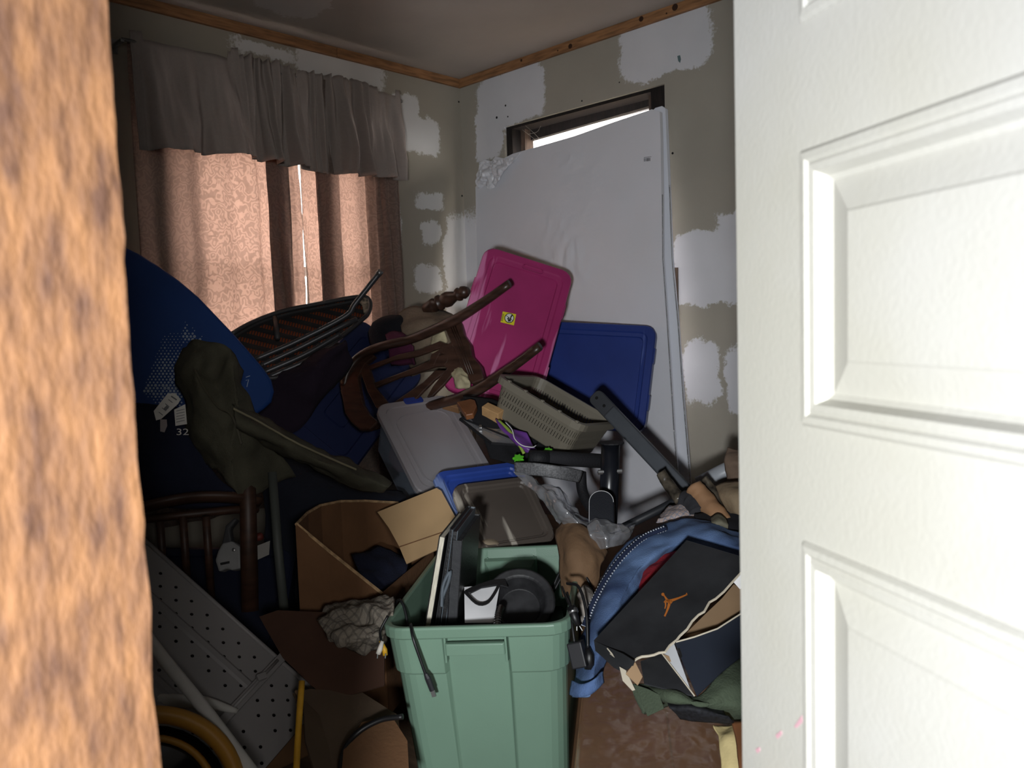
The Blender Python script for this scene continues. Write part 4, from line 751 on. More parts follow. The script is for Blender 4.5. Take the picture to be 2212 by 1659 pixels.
# ------------------------------------------------------------------ open cardboard box and loose cardboard
m_cb = mat('brown_cardboard', (108, 76, 50), .9, vs=8, var=.12, bump=.15, bs=120); m_cbl = mat('tan_cardboard', (172, 142, 104), .9, vs=6, var=.06); m_cbe = mat('torn_cardboard_edge', (170, 140, 104), .95, vs=60, var=.3)
bx = root('cardboard_box', 'large open brown cardboard box behind the green tote', 'cardboard box', at(760, 1310, 2.1))
rim = [at(*q) for q in ((640, 1132, 2.12), (664, 1108, 2.30), (692, 1092, 2.40), (735, 1083, 2.48), (790, 1082, 2.54), (860, 1086, 2.60), (905, 1140, 2.55), (935, 1190, 2.50), (880, 1235, 2.32), (825, 1282, 2.14), (770, 1238, 2.14), (710, 1190, 2.14))]
n = len(rim); down = np.array([0, 0, -.34])
def panel(i0, i1):
    A_ = rim[i0:i1+1] if i1 >= i0 else rim[i0:]+rim[:i1+1]
    V = A_+[p+down for p in A_]; k = len(A_); return V, [(j, j+1, k+j+1, k+j) for j in range(k-1)]
for i0, i1 in ((0, 2), (2, 5), (5, 7), (7, 9)): mk('side', panel(i0, i1), m_cb, bx, solid=.005)
mk('side', (rim[9:]+[rim[0]]+[p+down for p in rim[9:]+[rim[0]]], [(j, j+1, 4+j+1, 4+j) for j in range(3)]), m_cb, bx, solid=.005)
mk('base', ([p+down for p in rim], [tuple(range(n))]), m_cb, bx, solid=.004)
mk('torn_rim', sweep([p for p in rim[9:]+[rim[0], rim[1], rim[2], rim[3], rim[4], rim[5]]], .0045, 6), m_cbe, bx)
FPn = plane3((815, 1106, 2.46), (943, 1054, 2.50), (870, 1218, 2.36))
mk('flap', slab([(815, 1106), (943, 1054), (953, 1060), (994, 1136), (990, 1146), (960, 1180), (878, 1218), (862, 1180), (840, 1140)], FPn, .004), m_cbl, bx)
mk('flap_crease', sweep([hit(FPn, 862, 1182)-FPn[1]*.001, hit(FPn, 985, 1140)-FPn[1]*.001], .0016, 6), m_cb, bx)
mk('blue_garment', sheet([[(760, 1200, 2.4), (820, 1180, 2.45), (880, 1200, 2.45)], [(780, 1240, 2.3), (830, 1220, 2.34), (880, 1225, 2.36)], [(800, 1270, 2.24), (840, 1262, 2.26), (870, 1250, 2.3)]], 14, 14, .02, 12, 3), m_den, smooth=True, solid=.006, label='navy cloth bundled inside the open cardboard box', cat='cloth')
CB2 = plane3((565, 1328, 2.05), (800, 1335, 2.0), (600, 1490, 1.9))
mk('cardboard_sheet', slab([(560, 1332), (600, 1318), (690, 1322), (830, 1330), (830, 1480), (760, 1500), (700, 1502), (672, 1480), (610, 1420)], CB2, .005), mat('reddish_cardboard', (72, 48, 36), .9, var=.15), label='reddish brown cardboard sheet below the plaid cloth', cat='cardboard')
CB3 = plane3((640, 1490, 1.88), (760, 1480, 1.9), (700, 1659, 1.65))
lb = root('loose_cardboard', 'creased brown cardboard flaps at the bottom left of the green tote', 'cardboard', at(740, 1640, 1.6))
m_corr = mat('corrugated_cardboard', (100, 82, 66), .9, vs=5, var=.1)
wv = m_corr.node_tree.nodes.new('ShaderNodeTexWave'); wv.inputs['Scale'].default_value = 60; wv.inputs['Distortion'].default_value = 3
bpn = m_corr.node_tree.nodes.new('ShaderNodeBump'); bpn.inputs['Strength'].default_value = .5; bpn.inputs['Distance'].default_value = .003; m_corr.node_tree.links.new(wv.outputs[0], bpn.inputs['Height']); m_corr.node_tree.links.new(bpn.outputs[0], m_corr.node_tree.nodes['Principled BSDF'].inputs['Normal'])
mk('flap', slab([(632, 1498), (668, 1488), (735, 1492), (745, 1472), (860, 1545), (875, 1690), (720, 1690), (690, 1600)], CB3, .005), m_corr, lb)
CB4 = plane3((690, 1540, 1.80), (760, 1600, 1.74), (690, 1690, 1.55))
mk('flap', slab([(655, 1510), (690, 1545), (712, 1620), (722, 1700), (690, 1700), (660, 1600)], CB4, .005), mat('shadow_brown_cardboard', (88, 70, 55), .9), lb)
mk('flap', slab([(782, 1560), (845, 1545), (880, 1600), (885, 1700), (735, 1700), (742, 1620)], plane3((780, 1560, 1.74), (870, 1560, 1.74), (780, 1690, 1.58)), .005), m_cb, lb)
mk('torn_edge', sweep(cr([hit(CB3, *q)-CB3[1]*.002 for q in ((640, 1495), (648, 1510), (643, 1525), (650, 1535))], 10), .004, 6), m_cbe, lb)
mk('black_cord', tube([(870, 1548, 1.70), (820, 1556, 1.71), (770, 1585, 1.70), (740, 1630, 1.66), (735, 1700, 1.6)], .006, 8, 30), m_cab, smooth=True, label='thick black cord curving over the loose cardboard', cat='cord')
# grey plaid cloth
def plaid(name, c, c2, sc_):
    m = mat(name, c, .95, vs=10, var=.1, bump=.3, bs=180); N, L2 = m.node_tree.nodes, m.node_tree.links; b = N['Principled BSDF']; old = b.inputs['Base Color'].links[0].from_socket
    tc = N.new('ShaderNodeTexCoord'); prev = old
    for ax in ('X', 'Y'):
        wv_ = N.new('ShaderNodeTexWave'); wv_.bands_direction = ax; wv_.inputs['Scale'].default_value = sc_; wv_.inputs['Distortion'].default_value = 1.5; L2.new(tc.outputs['Object'], wv_.inputs[0])
        r_ = N.new('ShaderNodeValToRGB'); r_.color_ramp.elements[0].position = .8; r_.color_ramp.elements[1].position = .9; L2.new(wv_.outputs[0], r_.inputs[0])
        mx = N.new('ShaderNodeMix'); mx.data_type = 'RGBA'; sc2 = N.new('ShaderNodeMath'); sc2.operation = 'MULTIPLY'; sc2.inputs[1].default_value = .6; L2.new(r_.outputs[0], sc2.inputs[0]); L2.new(sc2.outputs[0], mx.inputs[0]); L2.new(prev, mx.inputs[6]); mx.inputs[7].default_value = (*lin(c2), 1); prev = mx.outputs[2]
    L2.new(prev, b.inputs['Base Color']); return m
m_pl = plaid('grey_plaid_flannel', (138, 130, 118), (92, 86, 80), 20)
mk('plaid_shirt', sheet([[(682, 1318, 2.02), (720, 1302, 2.06), (760, 1290, 2.06), (800, 1282, 2.04), (850, 1285, 1.98)], [(690, 1345, 1.93), (725, 1325, 1.94), (765, 1312, 1.95), (805, 1305, 1.92), (850, 1312, 1.9)], [(705, 1370, 1.88), (740, 1352, 1.87), (775, 1342, 1.88), (808, 1338, 1.86), (845, 1345, 1.86)], [(706, 1385, 1.88), (738, 1386, 1.84), (775, 1385, 1.84), (805, 1380, 1.83), (838, 1372, 1.85)], [(728, 1398, 1.94), (755, 1408, 1.92), (785, 1410, 1.92), (810, 1402, 1.92), (838, 1392, 1.92)]], 64, 54, .03, 13, 3), m_pl, smooth=True, solid=.006, label='crumpled grey plaid cloth beside the left rim of the green tote', cat='cloth')
# ------------------------------------------------------------------ near perforated ironing board
PB_M, pw_, ph_ = pframe((250, 1112, 2.05), (700, 1512, 1.98), (40, 1400, 1.72)); print('perf', pw_, ph_)
pb = root('ironing_board', 'grey perforated steel board with white tube legs at the lower left', 'ironing board', PB_M)
m_pf = mat('grey_enamel_steel', (126, 123, 123), .5, vs=4, var=.06, streak=((112, 108, 108), 6, .72))
def perforated(x0, x1, y0, y1, s, rr, skip):
    V, F = [], []; nx = round((x1-x0)/s); nyy = round((y1-y0)/s); sx_, sy_ = (x1-x0)/nx, (y1-y0)/nyy
    for i in range(nx):
        for j in range(nyy):
            cx_, cy_ = x0+(i+.5)*sx_, y0+(j+.5)*sy_
            o8 = [(cx_+a*sx_/2, cy_+b*sy_/2, 0) for a, b in ((1, 0), (1, 1), (0, 1), (-1, 1), (-1, 0), (-1, -1), (0, -1), (1, -1))]; k = len(V)
            if skip(i, j, cx_, cy_): V += o8; F.append(tuple(range(k, k+8))); continue
            V += o8+[(cx_+rr*math.cos(a*math.pi/4), cy_+rr*math.sin(a*math.pi/4), 0) for a in range(8)]
            F += [(k+a, k+(a+1) % 8, k+8+(a+1) % 8, k+8+a) for a in range(8)]
    return V, F
mk('plate', perforated(-pw_/2, pw_/2, -ph_/2, ph_/2, .026, .0044, lambda i, j, x, y: (i+j) % 2 or j % 6 == 2), m_pf, pb, local=True, solid=.0012, recalc=False)
mk('folded_rim', sweep([(-pw_/2, ph_/2, 0), (pw_/2, ph_/2, 0)], .006, 8), m_pf, pb, local=True, smooth=True)
mk('board_backing', box(-pw_/2, pw_/2, -ph_/2, ph_/2, -.03, -.028), mat('dark_backing_shade', (34, 32, 32), .9), pb, local=True)  # dark sheet put in as the shade seen through the holes
for yy in (ph_/2-.1, ph_/2-.235): mk('stiffener', loft([[(x, yy+a, z) for a, z in ((-.012, .0012), (-.006, .006), (.006, .006), (.012, .0012))] for x in (-pw_/2, pw_*.30)], True, True), m_pf, pb, local=True)
Pi = PB_M.inverted()
PPL = (np.array(PB_M.translation), -np.array(PB_M.to_3x3() @ Vector((0, 0, 1))))
cb0, cb1 = hit(PPL, 612, 1418)-PPL[1]*.008, hit(PPL, 470, 1570)-PPL[1]*.008
mk('cross_bracket', barrect(cb0, cb1, PPL[1]+0, .012, .022), m_pf, pb, bevel=.002); 
c3, c4 = hit(PPL, 596, 1432)-PPL[1]*.014, hit(PPL, 500, 1535)-PPL[1]*.014
mk('locking_rod', sweep([c3, c4], .004, 8), m_pf, pb, smooth=True); mk('catch', tf(aim(hit(PPL, 560, 1470)-PPL[1]*.012, -PPL[1]), box(-.012, .012, -.008, .008, 0, .012)), m_pf, pb, bevel=.002)
m_wt = mat('white_enamel_tube', (176, 174, 170), .4, vs=20, var=.06)
mk('leg', tube([(300, 1350, 1.80), (345, 1412, 1.76), (440, 1530, 1.68), (560, 1690, 1.58)], .0135, 12, 24), m_wt, pb, smooth=True)
mk('leg', tube([(270, 1512, 1.80), (350, 1512, 1.80), (440, 1518, 1.81), (512, 1536, 1.84)], [.014, .014, .014, .006], 12, 20), m_wt, pb, smooth=True)
# yellow pole and yellow-rimmed case
mk('yellow_pole', tube([(652, 1472, 1.80), (645, 1570, 1.74), (638, 1700, 1.66)], .0072, 10, 8), mat('yellow_paint', (196, 146, 40), .5, vs=30, var=.12), smooth=True, label='thin yellow pole standing in front of the perforated board', cat='pole')
ym = mat('mustard_yellow_plastic', (150, 106, 36), .45, vs=6, var=.08); Yc = aim(at(300, 1760, 1.5), Vector(CAM)-Vector(at(300, 1760, 1.5))+Vector((0, 0, .35)))
yc = root('tool_case', 'mustard yellow rimmed case with a glossy black middle at the bottom left', 'case', Yc)
def ring(R0, r0, sx, sy, z, n=48, m=10):
    V, F = [], []
    for i in range(n):
        a = 2*math.pi*i/n
        for j in range(m): b = 2*math.pi*j/m; V.append(((R0+r0*math.cos(b))*math.cos(a)*sx, (R0+r0*math.cos(b))*math.sin(a)*sy, z+r0*1.4*math.sin(b)))
    for i in range(n):
        for j in range(m): F.append((i*m+j, i*m+(j+1) % m, ((i+1) % n)*m+(j+1) % m, ((i+1) % n)*m+j))
    return V, F
mk('shell_rim', ring(.178, .017, 1.0, 1.0, 0), ym, yc, local=True, smooth=True)
mk('inner_ring', ring(.135, .007, 1.0, 1.0, -.004), ym, yc, local=True, smooth=True)
mk('black_dome', lathe([(.165, -.03), (.16, -.012), (.13, -.006), (.12, -.002), (.08, .012), (.04, .018), (.002, .02)], 32), mat('glossy_black', (12, 12, 14), .12, spec=.6), yc, local=True, smooth=True)
# ------------------------------------------------------------------ clear pouch with toys, wood, gym parts
m_film = film('clear_film', (.86, .87, .9), .66, .16, .35); m_blk = mat('black_nylon', (20, 20, 24), .7, bump=.2, bs=200)
QP = plane3((994, 905, 2.62), (1050, 890, 2.66), (1110, 965, 2.46))
zp = root('zip_pouch', 'clear plastic zip pouch with black edges lying left of the basket', 'pouch', hit(QP, 1060, 960))
qo = [(994, 906), (1034, 886), (1046, 890), (1095, 916), (1118, 962), (1062, 958), (1045, 945)]
mk('clear_window', slab(qo, QP, .004), m_film, zp)
mk('black_edge', sweep([hit(QP, *q) for q in qo+[qo[0]]], .0045, 6), m_blk, zp)
mk('zipper', sweep([hit(QP, 1000, 907)-QP[1]*.004, hit(QP, 1106, 950)-QP[1]*.004], .003, 6), m_blk, zp); mk('zip_pull', tf(aim(hit(QP, 1038, 924)-QP[1]*.004, -QP[1]), box(-.004, .004, -.012, .004, 0, .005)), m_steel, zp)
TQ = (QP[0]+QP[1]*.006, QP[1])
ty = root('plastic_toy', 'small orange and yellow plastic toy inside the clear pouch', 'toy', hit(TQ, 1056, 920))
mk('toy_body', slab([(1040, 908), (1052, 904), (1060, 914), (1064, 924), (1050, 926), (1038, 918)], TQ, .012), mat('toy_ochre', (176, 142, 66), .5), ty, bevel=.004); mk('toy_base', slab([(1058, 920), (1074, 924), (1076, 934), (1066, 936), (1056, 930)], TQ, .012), mat('toy_rust', (136, 74, 58), .5), ty, bevel=.003)
mk('purple_packet', sheet([[(1070, 904, 2.54), (1090, 915, 2.52), (1110, 925, 2.50), (1138, 935, 2.48)], [(1080, 925, 2.50), (1105, 938, 2.47), (1125, 948, 2.46), (1150, 958, 2.46)], [(1110, 955, 2.46), (1122, 962, 2.44), (1138, 966, 2.43), (1156, 968, 2.44)], [(1132, 978, 2.44), (1140, 978, 2.43), (1148, 976, 2.43), (1160, 972, 2.44)]], 24, 20, .006, 16, 3), mat('purple_foil', (116, 66, 150), .35, vs=12, col2=(84, 44, 118), spec=.6), smooth=True, solid=.004, label='shiny purple packet with a green stripe below the basket', cat='packet')
mk('green_strip', tube([(1076, 908, 2.53), (1098, 928, 2.49), (1118, 955, 2.45), (1132, 980, 2.43)], .005, 6, 20, .4), mat('lime_strip', (134, 160, 60), .6), smooth=True, label='lime green strip running along the purple packet', cat='strip')
mk('white_cord', tube([(1092, 912, 2.5), (1106, 928, 2.47), (1112, 948, 2.445), (1128, 962, 2.43), (1150, 966, 2.42), (1158, 962, 2.43)], .0018, 6, 30), mat('white_cord', (206, 204, 208), .7), smooth=True, label='thin white cord looping over the purple packet', cat='cord')
m_lime = mat('lime_plastic', (94, 200, 44), .3, spec=.5)
for k, (u, v, s_, lb_) in enumerate(((1120, 988, 1, 'lime green toy slime splash in front of the foam bar end'), (1184, 972, .8, 'lime green toy slime splash tucked under the basket'))):
    Q_ = plane3((u, v, 2.40), (u+20, v, 2.40), (u, v+15, 2.37)); r = random.Random(k+4)
    mk('toy_splash', slab([(u+(14 if i % 2 else 8+2*r.random())*s_*math.cos(i*math.pi/7), v+(10 if i % 2 else 6+2*r.random())*s_*math.sin(i*math.pi/7)) for i in range(14)], Q_, .008), m_lime, bevel=.003, label=lb_, cat='toy')
mk('wooden_block', tf(pframe((1056, 868, 2.62), (1096, 886, 2.58), (1048, 886, 2.58))[0], box(-.034, .034, -.02, .012, -.04, .006)), mat('pine_block', (178, 140, 96), .7, vs=20, var=.12, stretch=(1, 5, 1)), bevel=.002, label='pale pine block resting on the black cloth by the basket', cat='wood block')
WB = plane3((988, 868, 2.64), (1030, 870, 2.62), (1000, 895, 2.56)); mk('wooden_bracket', slab([(986, 868), (1004, 864), (1016, 861), (1026, 864), (1030, 876), (1022, 893), (1006, 896)], WB, .02), mat('brown_varnished_wood', (112, 70, 42), .4, vs=14, var=.2), bevel=.003, label='small brown varnished wood piece beside the translucent tote', cat='wood piece')
mk('black_cloth', sheet([[(1000, 856, 2.72), (1060, 862, 2.70), (1110, 890, 2.66), (1180, 940, 2.6)], [(1010, 890, 2.62), (1060, 896, 2.60), (1115, 915, 2.58), (1180, 965, 2.52)], [(1040, 940, 2.56), (1085, 960, 2.52), (1130, 990, 2.50), (1180, 990, 2.48)], [(1060, 990, 2.52), (1100, 1000, 2.46), (1140, 1005, 2.46), (1190, 1005, 2.46)]], 24, 20, .008, 10, 5), mat('black_cloth', (18, 18, 22), .95, bump=.2), smooth=True, solid=.004, label='black cloth spread under the pouch and purple packet', cat='cloth')
# exercise bench parts
m_foamb = mat('black_foam', (30, 30, 34), .85, bump=.25, bs=260); m_vin = mat('black_leatherette', (26, 28, 34), .32, spec=.55, bump=.08, bs=300)
eb = root('exercise_bench', 'black exercise bench frame with foam rollers and an upright post', 'exercise bench', at(1320, 1130, 2.3))
mk('foam_roller', tube([(1146, 989, 2.36), (1200, 990, 2.37), (1300, 996, 2.40)], .0215, 18), m_foamb, eb, smooth=True)
mk('roller_cap', tube([(1143, 989, 2.358), (1185, 990, 2.366)], .0225, 18), m_blk, eb, smooth=True)
mk('upright_post', tube([(1319, 962, 2.36), (1317, 1030, 2.34), (1312, 1140, 2.30)], .0275, 20), mat('smooth_black_sleeve', (24, 26, 32), .3, spec=.55), eb, smooth=True)
mk('post_plate', tf(aim(at(1322, 958, 2.36), (0, 0, 1)), lathe([(.002, 0), (.036, 0), (.036, .004), (.002, .004)], 16)), m_blk, eb)
mk('curved_arm', tube([(1255, 1020, 2.42), (1258, 1060, 2.40), (1275, 1095, 2.36), (1300, 1112, 2.32)], .016, 10, 20), m_blk, eb, smooth=True)
for u, v in ((1298, 1020), (1336, 1018)): mk('bolt', tf(aim(at(u, v, 2.33), (-.7, -.7, 0)), lathe([(.007, -.01), (.007, .008), (.001, .01)], 8)), m_steel, eb)
Mc, cw_, chh = pframe((1271, 1058, 2.20), (1327, 1058, 2.19), (1271, 1165, 2.14))
pd = root('bench_pad', 'padded black leatherette bench cushion with white stitching', 'cushion', Mc)
mk('pad', loft([rrect(cw_, chh, cw_*.48, z_, 9) if i else rrect(cw_*.96, chh*.97, cw_*.46, z_, 9) for i, z_ in ((0, -.04), (1, -.034), (1, -.006), (0, 0))], True, True), m_vin, pd, local=True, smooth=False, bevel=.003)
mk('stitching', sweep([(p[0], p[1], .001) for p in rrect(cw_*.93, chh*.95, cw_*.45, 0, 9)][:-9], .0009, 5), mat('white_thread', (196, 196, 198), .8), pd, local=True)
bs_ = mk('belt_strap', tube([(1112, 1012, 2.34), (1160, 1014, 2.30), (1215, 1022, 2.30), (1256, 1030, 2.36)], .019, 10, 24, .12, up=(0, 0, 1)), mat('woven_grey_webbing', (96, 96, 98), .55, vs=200, var=.35), smooth=True, label='wide woven grey strap below the foam roller', cat='strap')
# flattened steel bar with bolt holes
m_gun = mat('grey_gunmetal', (86, 90, 96), .42, metal=.55, vs=10, var=.12)
b0_, b1_ = Vector(at(1292, 862, 2.62)), Vector(at(1500, 1082, 2.40)); wv_ = Vector(at(1330, 840, 2.6))-Vector(at(1292, 862, 2.62))
sb_ = root('steel_bar', 'long grey steel bar with a flattened bolt-hole end leaning across the blue lid', 'steel bar', b1_)
dv = (b1_-b0_).normalized(); wv_ = (wv_-dv*wv_.dot(dv)).normalized()
mk('tube_section', barrect(b0_+dv*.06, b1_, wv_, .050, .034), m_gun, sb_, bevel=.007, seg=3)
Mb = Matrix((wv_, dv, wv_.cross(dv))).transposed().to_4x4(); Mb.translation = b0_+dv*.035
if (Mb.to_3x3() @ Vector((0, 0, 1))).dot(Vector(CAM)-b0_) < 0: Mb = Mb @ Matrix.Rotation(math.pi, 4, 'Y')
mk('flattened_end', tf(Mb, loft([rrect(.052, .115, .018, -.006), rrect(.052, .115, .018, .006), rrect(.048, .11, .017, .008)], True, True)), mat('dark_bracket_steel', (66, 68, 72), .5, metal=.5), sb_)
for y in (-.038, 0, .036): mk('bolt_hole', tf(Mb, lathe([(.0055, .0078), (.0055, .0086), (.001, .0086)], 12)) if False else tf(Mb @ Matrix.Translation((0, y, 0)), lathe([(.0055, .0075), (.0055, .0086), (.001, .0086)], 12)), mat('hole_black', (8, 8, 8), .9), sb_)
# clear plastic bags and brown paper
mk('plastic_bag', sheet([[(1110, 1022, 2.34), (1150, 1022, 2.30), (1180, 1035, 2.30), (1215, 1050, 2.32)], [(1150, 1060, 2.24), (1185, 1058, 2.20), (1215, 1070, 2.2), (1240, 1085, 2.26)], [(1185, 1100, 2.22), (1210, 1098, 2.14), (1240, 1105, 2.14), (1268, 1118, 2.22)], [(1205, 1130, 2.2), (1235, 1132, 2.14), (1262, 1140, 2.14), (1290, 1150, 2.2)], [(1225, 1160, 2.22), (1250, 1165, 2.2), (1275, 1170, 2.2), (1300, 1175, 2.24)]], 46, 46, .022, 15, 3), m_film, smooth=True, solid=.0006, label='crumpled clear plastic bag beside the dark taupe lid', cat='plastic bag')
mk('plastic_bag', sheet([[(1270, 1125, 2.16), (1290, 1118, 2.14), (1330, 1128, 2.16), (1372, 1134, 2.2)], [(1272, 1150, 2.1), (1300, 1145, 2.06), (1335, 1150, 2.08), (1365, 1152, 2.14)], [(1290, 1190, 2.1), (1310, 1185, 2.06), (1335, 1180, 2.08), (1350, 1175, 2.14)]], 30, 26, .016, 16, 7), m_film, smooth=True, solid=.0006, label='small clear plastic bag in front of the bench cushion', cat='plastic bag')
m_paper = mat('brown_kraft_paper', (112, 86, 62), .85, vs=8, var=.12, bump=.2, bs=60)
mk('paper_bag', sheet([[(1195, 1140, 2.2), (1215, 1120, 2.18), (1250, 1128, 2.14), (1290, 1165, 2.12), (1312, 1192, 2.12)], [(1200, 1180, 2.12), (1225, 1165, 2.08), (1255, 1168, 2.06), (1285, 1185, 2.06), (1308, 1205, 2.08)], [(1205, 1230, 2.08), (1230, 1222, 2.03), (1255, 1220, 2.02), (1280, 1222, 2.03), (1300, 1225, 2.06)], [(1215, 1290, 2.08), (1235, 1285, 2.03), (1255, 1280, 2.02), (1275, 1275, 2.03), (1290, 1270, 2.06)]], 30, 26, .012, 10, 5), m_paper, smooth=True, solid=.004, label='crumpled brown paper bag between the green tote and the jeans', cat='paper bag')
mk('tan_cap', sheet([[(1010, 1185, 2.46), (1030, 1165, 2.46), (1060, 1160, 2.46), (1090, 1170, 2.46)], [(1005, 1200, 2.43), (1035, 1180, 2.42), (1065, 1178, 2.42), (1098, 1190, 2.42)], [(1005, 1225, 2.44), (1035, 1215, 2.43), (1065, 1215, 2.43), (1100, 1220, 2.43)]], 18, 14, .006, 14, 8), mat('tan_cotton', (142, 128, 108), .9, bump=.2), smooth=True, solid=.005, label='tan cotton cap peeking over the far rim of the green tote', cat='cap')
# dim shirt behind the cables
mk('grey_sock', sheet([[(1245, 1285, 1.92), (1262, 1262, 1.94), (1280, 1275, 1.95)], [(1250, 1310, 1.88), (1268, 1300, 1.88), (1285, 1305, 1.9)], [(1255, 1345, 1.88), (1270, 1340, 1.87), (1285, 1340, 1.88)]], 14, 14, .008, 16, 3), mat('grey_cotton', (150, 142, 134), .9, bump=.3), smooth=True, solid=.006, label='pale grey sock between the cables and the jeans', cat='sock')
# ------------------------------------------------------------------ jeans, red cloth, shoebox
m_jean = mat('blue_denim', (98, 124, 164), .9, vs=6, col2=(46, 64, 102), bump=.25, bs=300, thr=(.35, .7))
jn = root('jeans', 'faded blue denim jeans draped in an arc around the black shoebox', 'jeans', at(1290, 1480, 1.74))
out_ = [(1232, 1505, 1.80), (1246, 1410, 1.86), (1272, 1310, 1.93), (1300, 1240, 1.99), (1345, 1182, 2.05), (1410, 1142, 2.11), (1490, 1120, 2.13), (1560, 1135, 2.08), (1640, 1165, 1.98)]
mid1 = [(1248, 1505, 1.72), (1268, 1405, 1.78), (1298, 1310, 1.84), (1335, 1238, 1.92), (1378, 1195, 1.98), (1425, 1160, 2.02), (1495, 1142, 2.04), (1560, 1152, 2.0), (1640, 1178, 1.92)]
mid2 = [(1275, 1500, 1.69), (1296, 1405, 1.75), (1332, 1315, 1.81), (1365, 1255, 1.88), (1395, 1220, 1.94), (1440, 1185, 1.98), (1500, 1172, 2.0), (1560, 1178, 1.96), (1640, 1195, 1.88)]
inn = [(1300, 1480, 1.74), (1320, 1400, 1.80), (1362, 1320, 1.86), (1390, 1262, 1.92), (1402, 1232, 1.98), (1450, 1205, 2.02), (1510, 1190, 2.04), (1560, 1196, 2.0), (1640, 1215, 1.92)]
mk('denim', sheet([out_, mid1, mid2, inn], 80, 30, .013, 9, 4), m_jean, jn, smooth=True, solid=.004)
st_ = cr([at(u, v, z-.008) for u, v, z in ((1262, 1352, 1.84), (1282, 1300, 1.87), (1310, 1248, 1.92), (1348, 1198, 1.98), (1392, 1160, 2.04), (1440, 1140, 2.07))], 46); sv = []
for k in range(45):
    d_ = Vector(st_[k+1])-Vector(st_[k]); sd = Vector(d_).cross(Vector(CAM)-Vector(st_[k])).normalized()*.007; p = Vector(st_[k]); sv.append(barrect(p-sd, p+sd+d_*.2, d_, .003, .002))
mk('stitching', join(*sv), mat('pale_stitching', (178, 184, 194), .8), jn); mk('seam_shade', sweep(st_, .006, 6, .4), mat('dark_indigo', (26, 36, 62), .9), jn, smooth=True)  # dark strip along the stitches stands in for the seam's shadow
mk('hem', sheet([[(1236, 1470, 1.73), (1256, 1478, 1.69), (1285, 1468, 1.68), (1304, 1450, 1.71)], [(1232, 1500, 1.735), (1254, 1506, 1.69), (1284, 1496, 1.68), (1306, 1474, 1.71)]], 20, 6, .006, 12, 4), mat('faded_denim_hem', (78, 102, 144), .9, vs=30, var=.2, bump=.3, bs=300), jn, smooth=True, solid=.004)
mk('red_shirt', sheet([[(1368, 1265, 1.96), (1385, 1225, 2.0), (1420, 1200, 2.02), (1462, 1186, 2.03)], [(1372, 1290, 1.88), (1398, 1245, 1.92), (1440, 1218, 1.94), (1478, 1195, 1.98)], [(1378, 1320, 1.88), (1410, 1280, 1.9), (1450, 1250, 1.92), (1490, 1215, 1.96)]], 26, 20, .010, 13, 5), mat('dark_red_knit', (156, 30, 44), .9, bump=.3, bs=240), smooth=True, solid=.005, label='dark red knit shirt between the jeans and the shoebox', cat='shirt')
mk('patterned_cloth', sheet([[(1396, 1206, 2.02), (1420, 1196, 2.03), (1465, 1186, 2.04)], [(1404, 1216, 1.99), (1425, 1206, 2.0), (1468, 1192, 2.0)]], 14, 6, .003, 14, 5), plaid('cream_check_cloth', (206, 198, 182), (96, 92, 96), 30), smooth=True, solid=.004, label='cream checked cloth edge above the red shirt', cat='cloth')
SP = plane3((1283, 1383, 1.66), (1482, 1168, 1.90), (1600, 1204, 1.80))
m_sb = mat('matt_black_card', (46, 47, 50), .7, vs=9, col2=(30, 31, 34), bump=.1, bs=30, streak=((90, 88, 86), 14, .74)); m_sbn = mat('navy_black_card', (34, 40, 52), .6, vs=6, var=.12); m_tan = mat('raw_card_tan', (168, 138, 106), .85, vs=8, var=.08); m_torn = mat('torn_card_white', (206, 196, 176), .95)
sl = root('shoebox_lid', 'black shoebox lid with an orange jumping figure emblem and torn front edge', 'shoebox lid', hit(SP, 1440, 1290))
r = random.Random(9); torn = [(1640, 1210), (1600, 1238), (1580, 1262), (1562, 1280), (1546, 1293), (1534, 1302), (1520, 1322), (1508, 1330), (1496, 1344), (1484, 1358), (1468, 1373), (1462, 1382), (1448, 1396), (1436, 1408), (1424, 1412), (1414, 1416), (1402, 1416), (1388, 1417), (1376, 1424), (1370, 1428)]
torn = [(u+r.uniform(-2, 2), v+r.uniform(-2, 2)) for u, v in torn]
mk('top_panel', slab([(1283, 1383), (1482, 1168), (1520, 1180), (1640, 1215)]+torn[1:]+[(1345, 1412), (1310, 1396)], SP, .002), m_sb, sl)
mk('torn_edge', sweep([hit(SP, *q)-SP[1]*.0 for q in torn], .0026, 6), m_torn, sl)
FL = plane3((1283, 1383, 1.66), (1370, 1428, 1.56), (1330, 1450, 1.60))
mk('end_flange', slab([(1283, 1384), (1310, 1397), (1345, 1412), (1370, 1428), (1366, 1440), (1345, 1452), (1325, 1442), (1302, 1420), (1286, 1406)], FL, .002), m_sb, sl)
mk('scuff', stroke(FL, [(1312, 1400), (1322, 1412), (1328, 1420), (1318, 1412)], [2, 3, 1, 1]), m_torn, sl)
BF = plane3((1482, 1168, 1.90), (1640, 1215, 1.77), (1482, 1195, 1.93)); mk('back_flange', slab([(1482, 1168), (1640, 1215), (1640, 1240), (1484, 1196)], BF, .002), m_sb, sl)
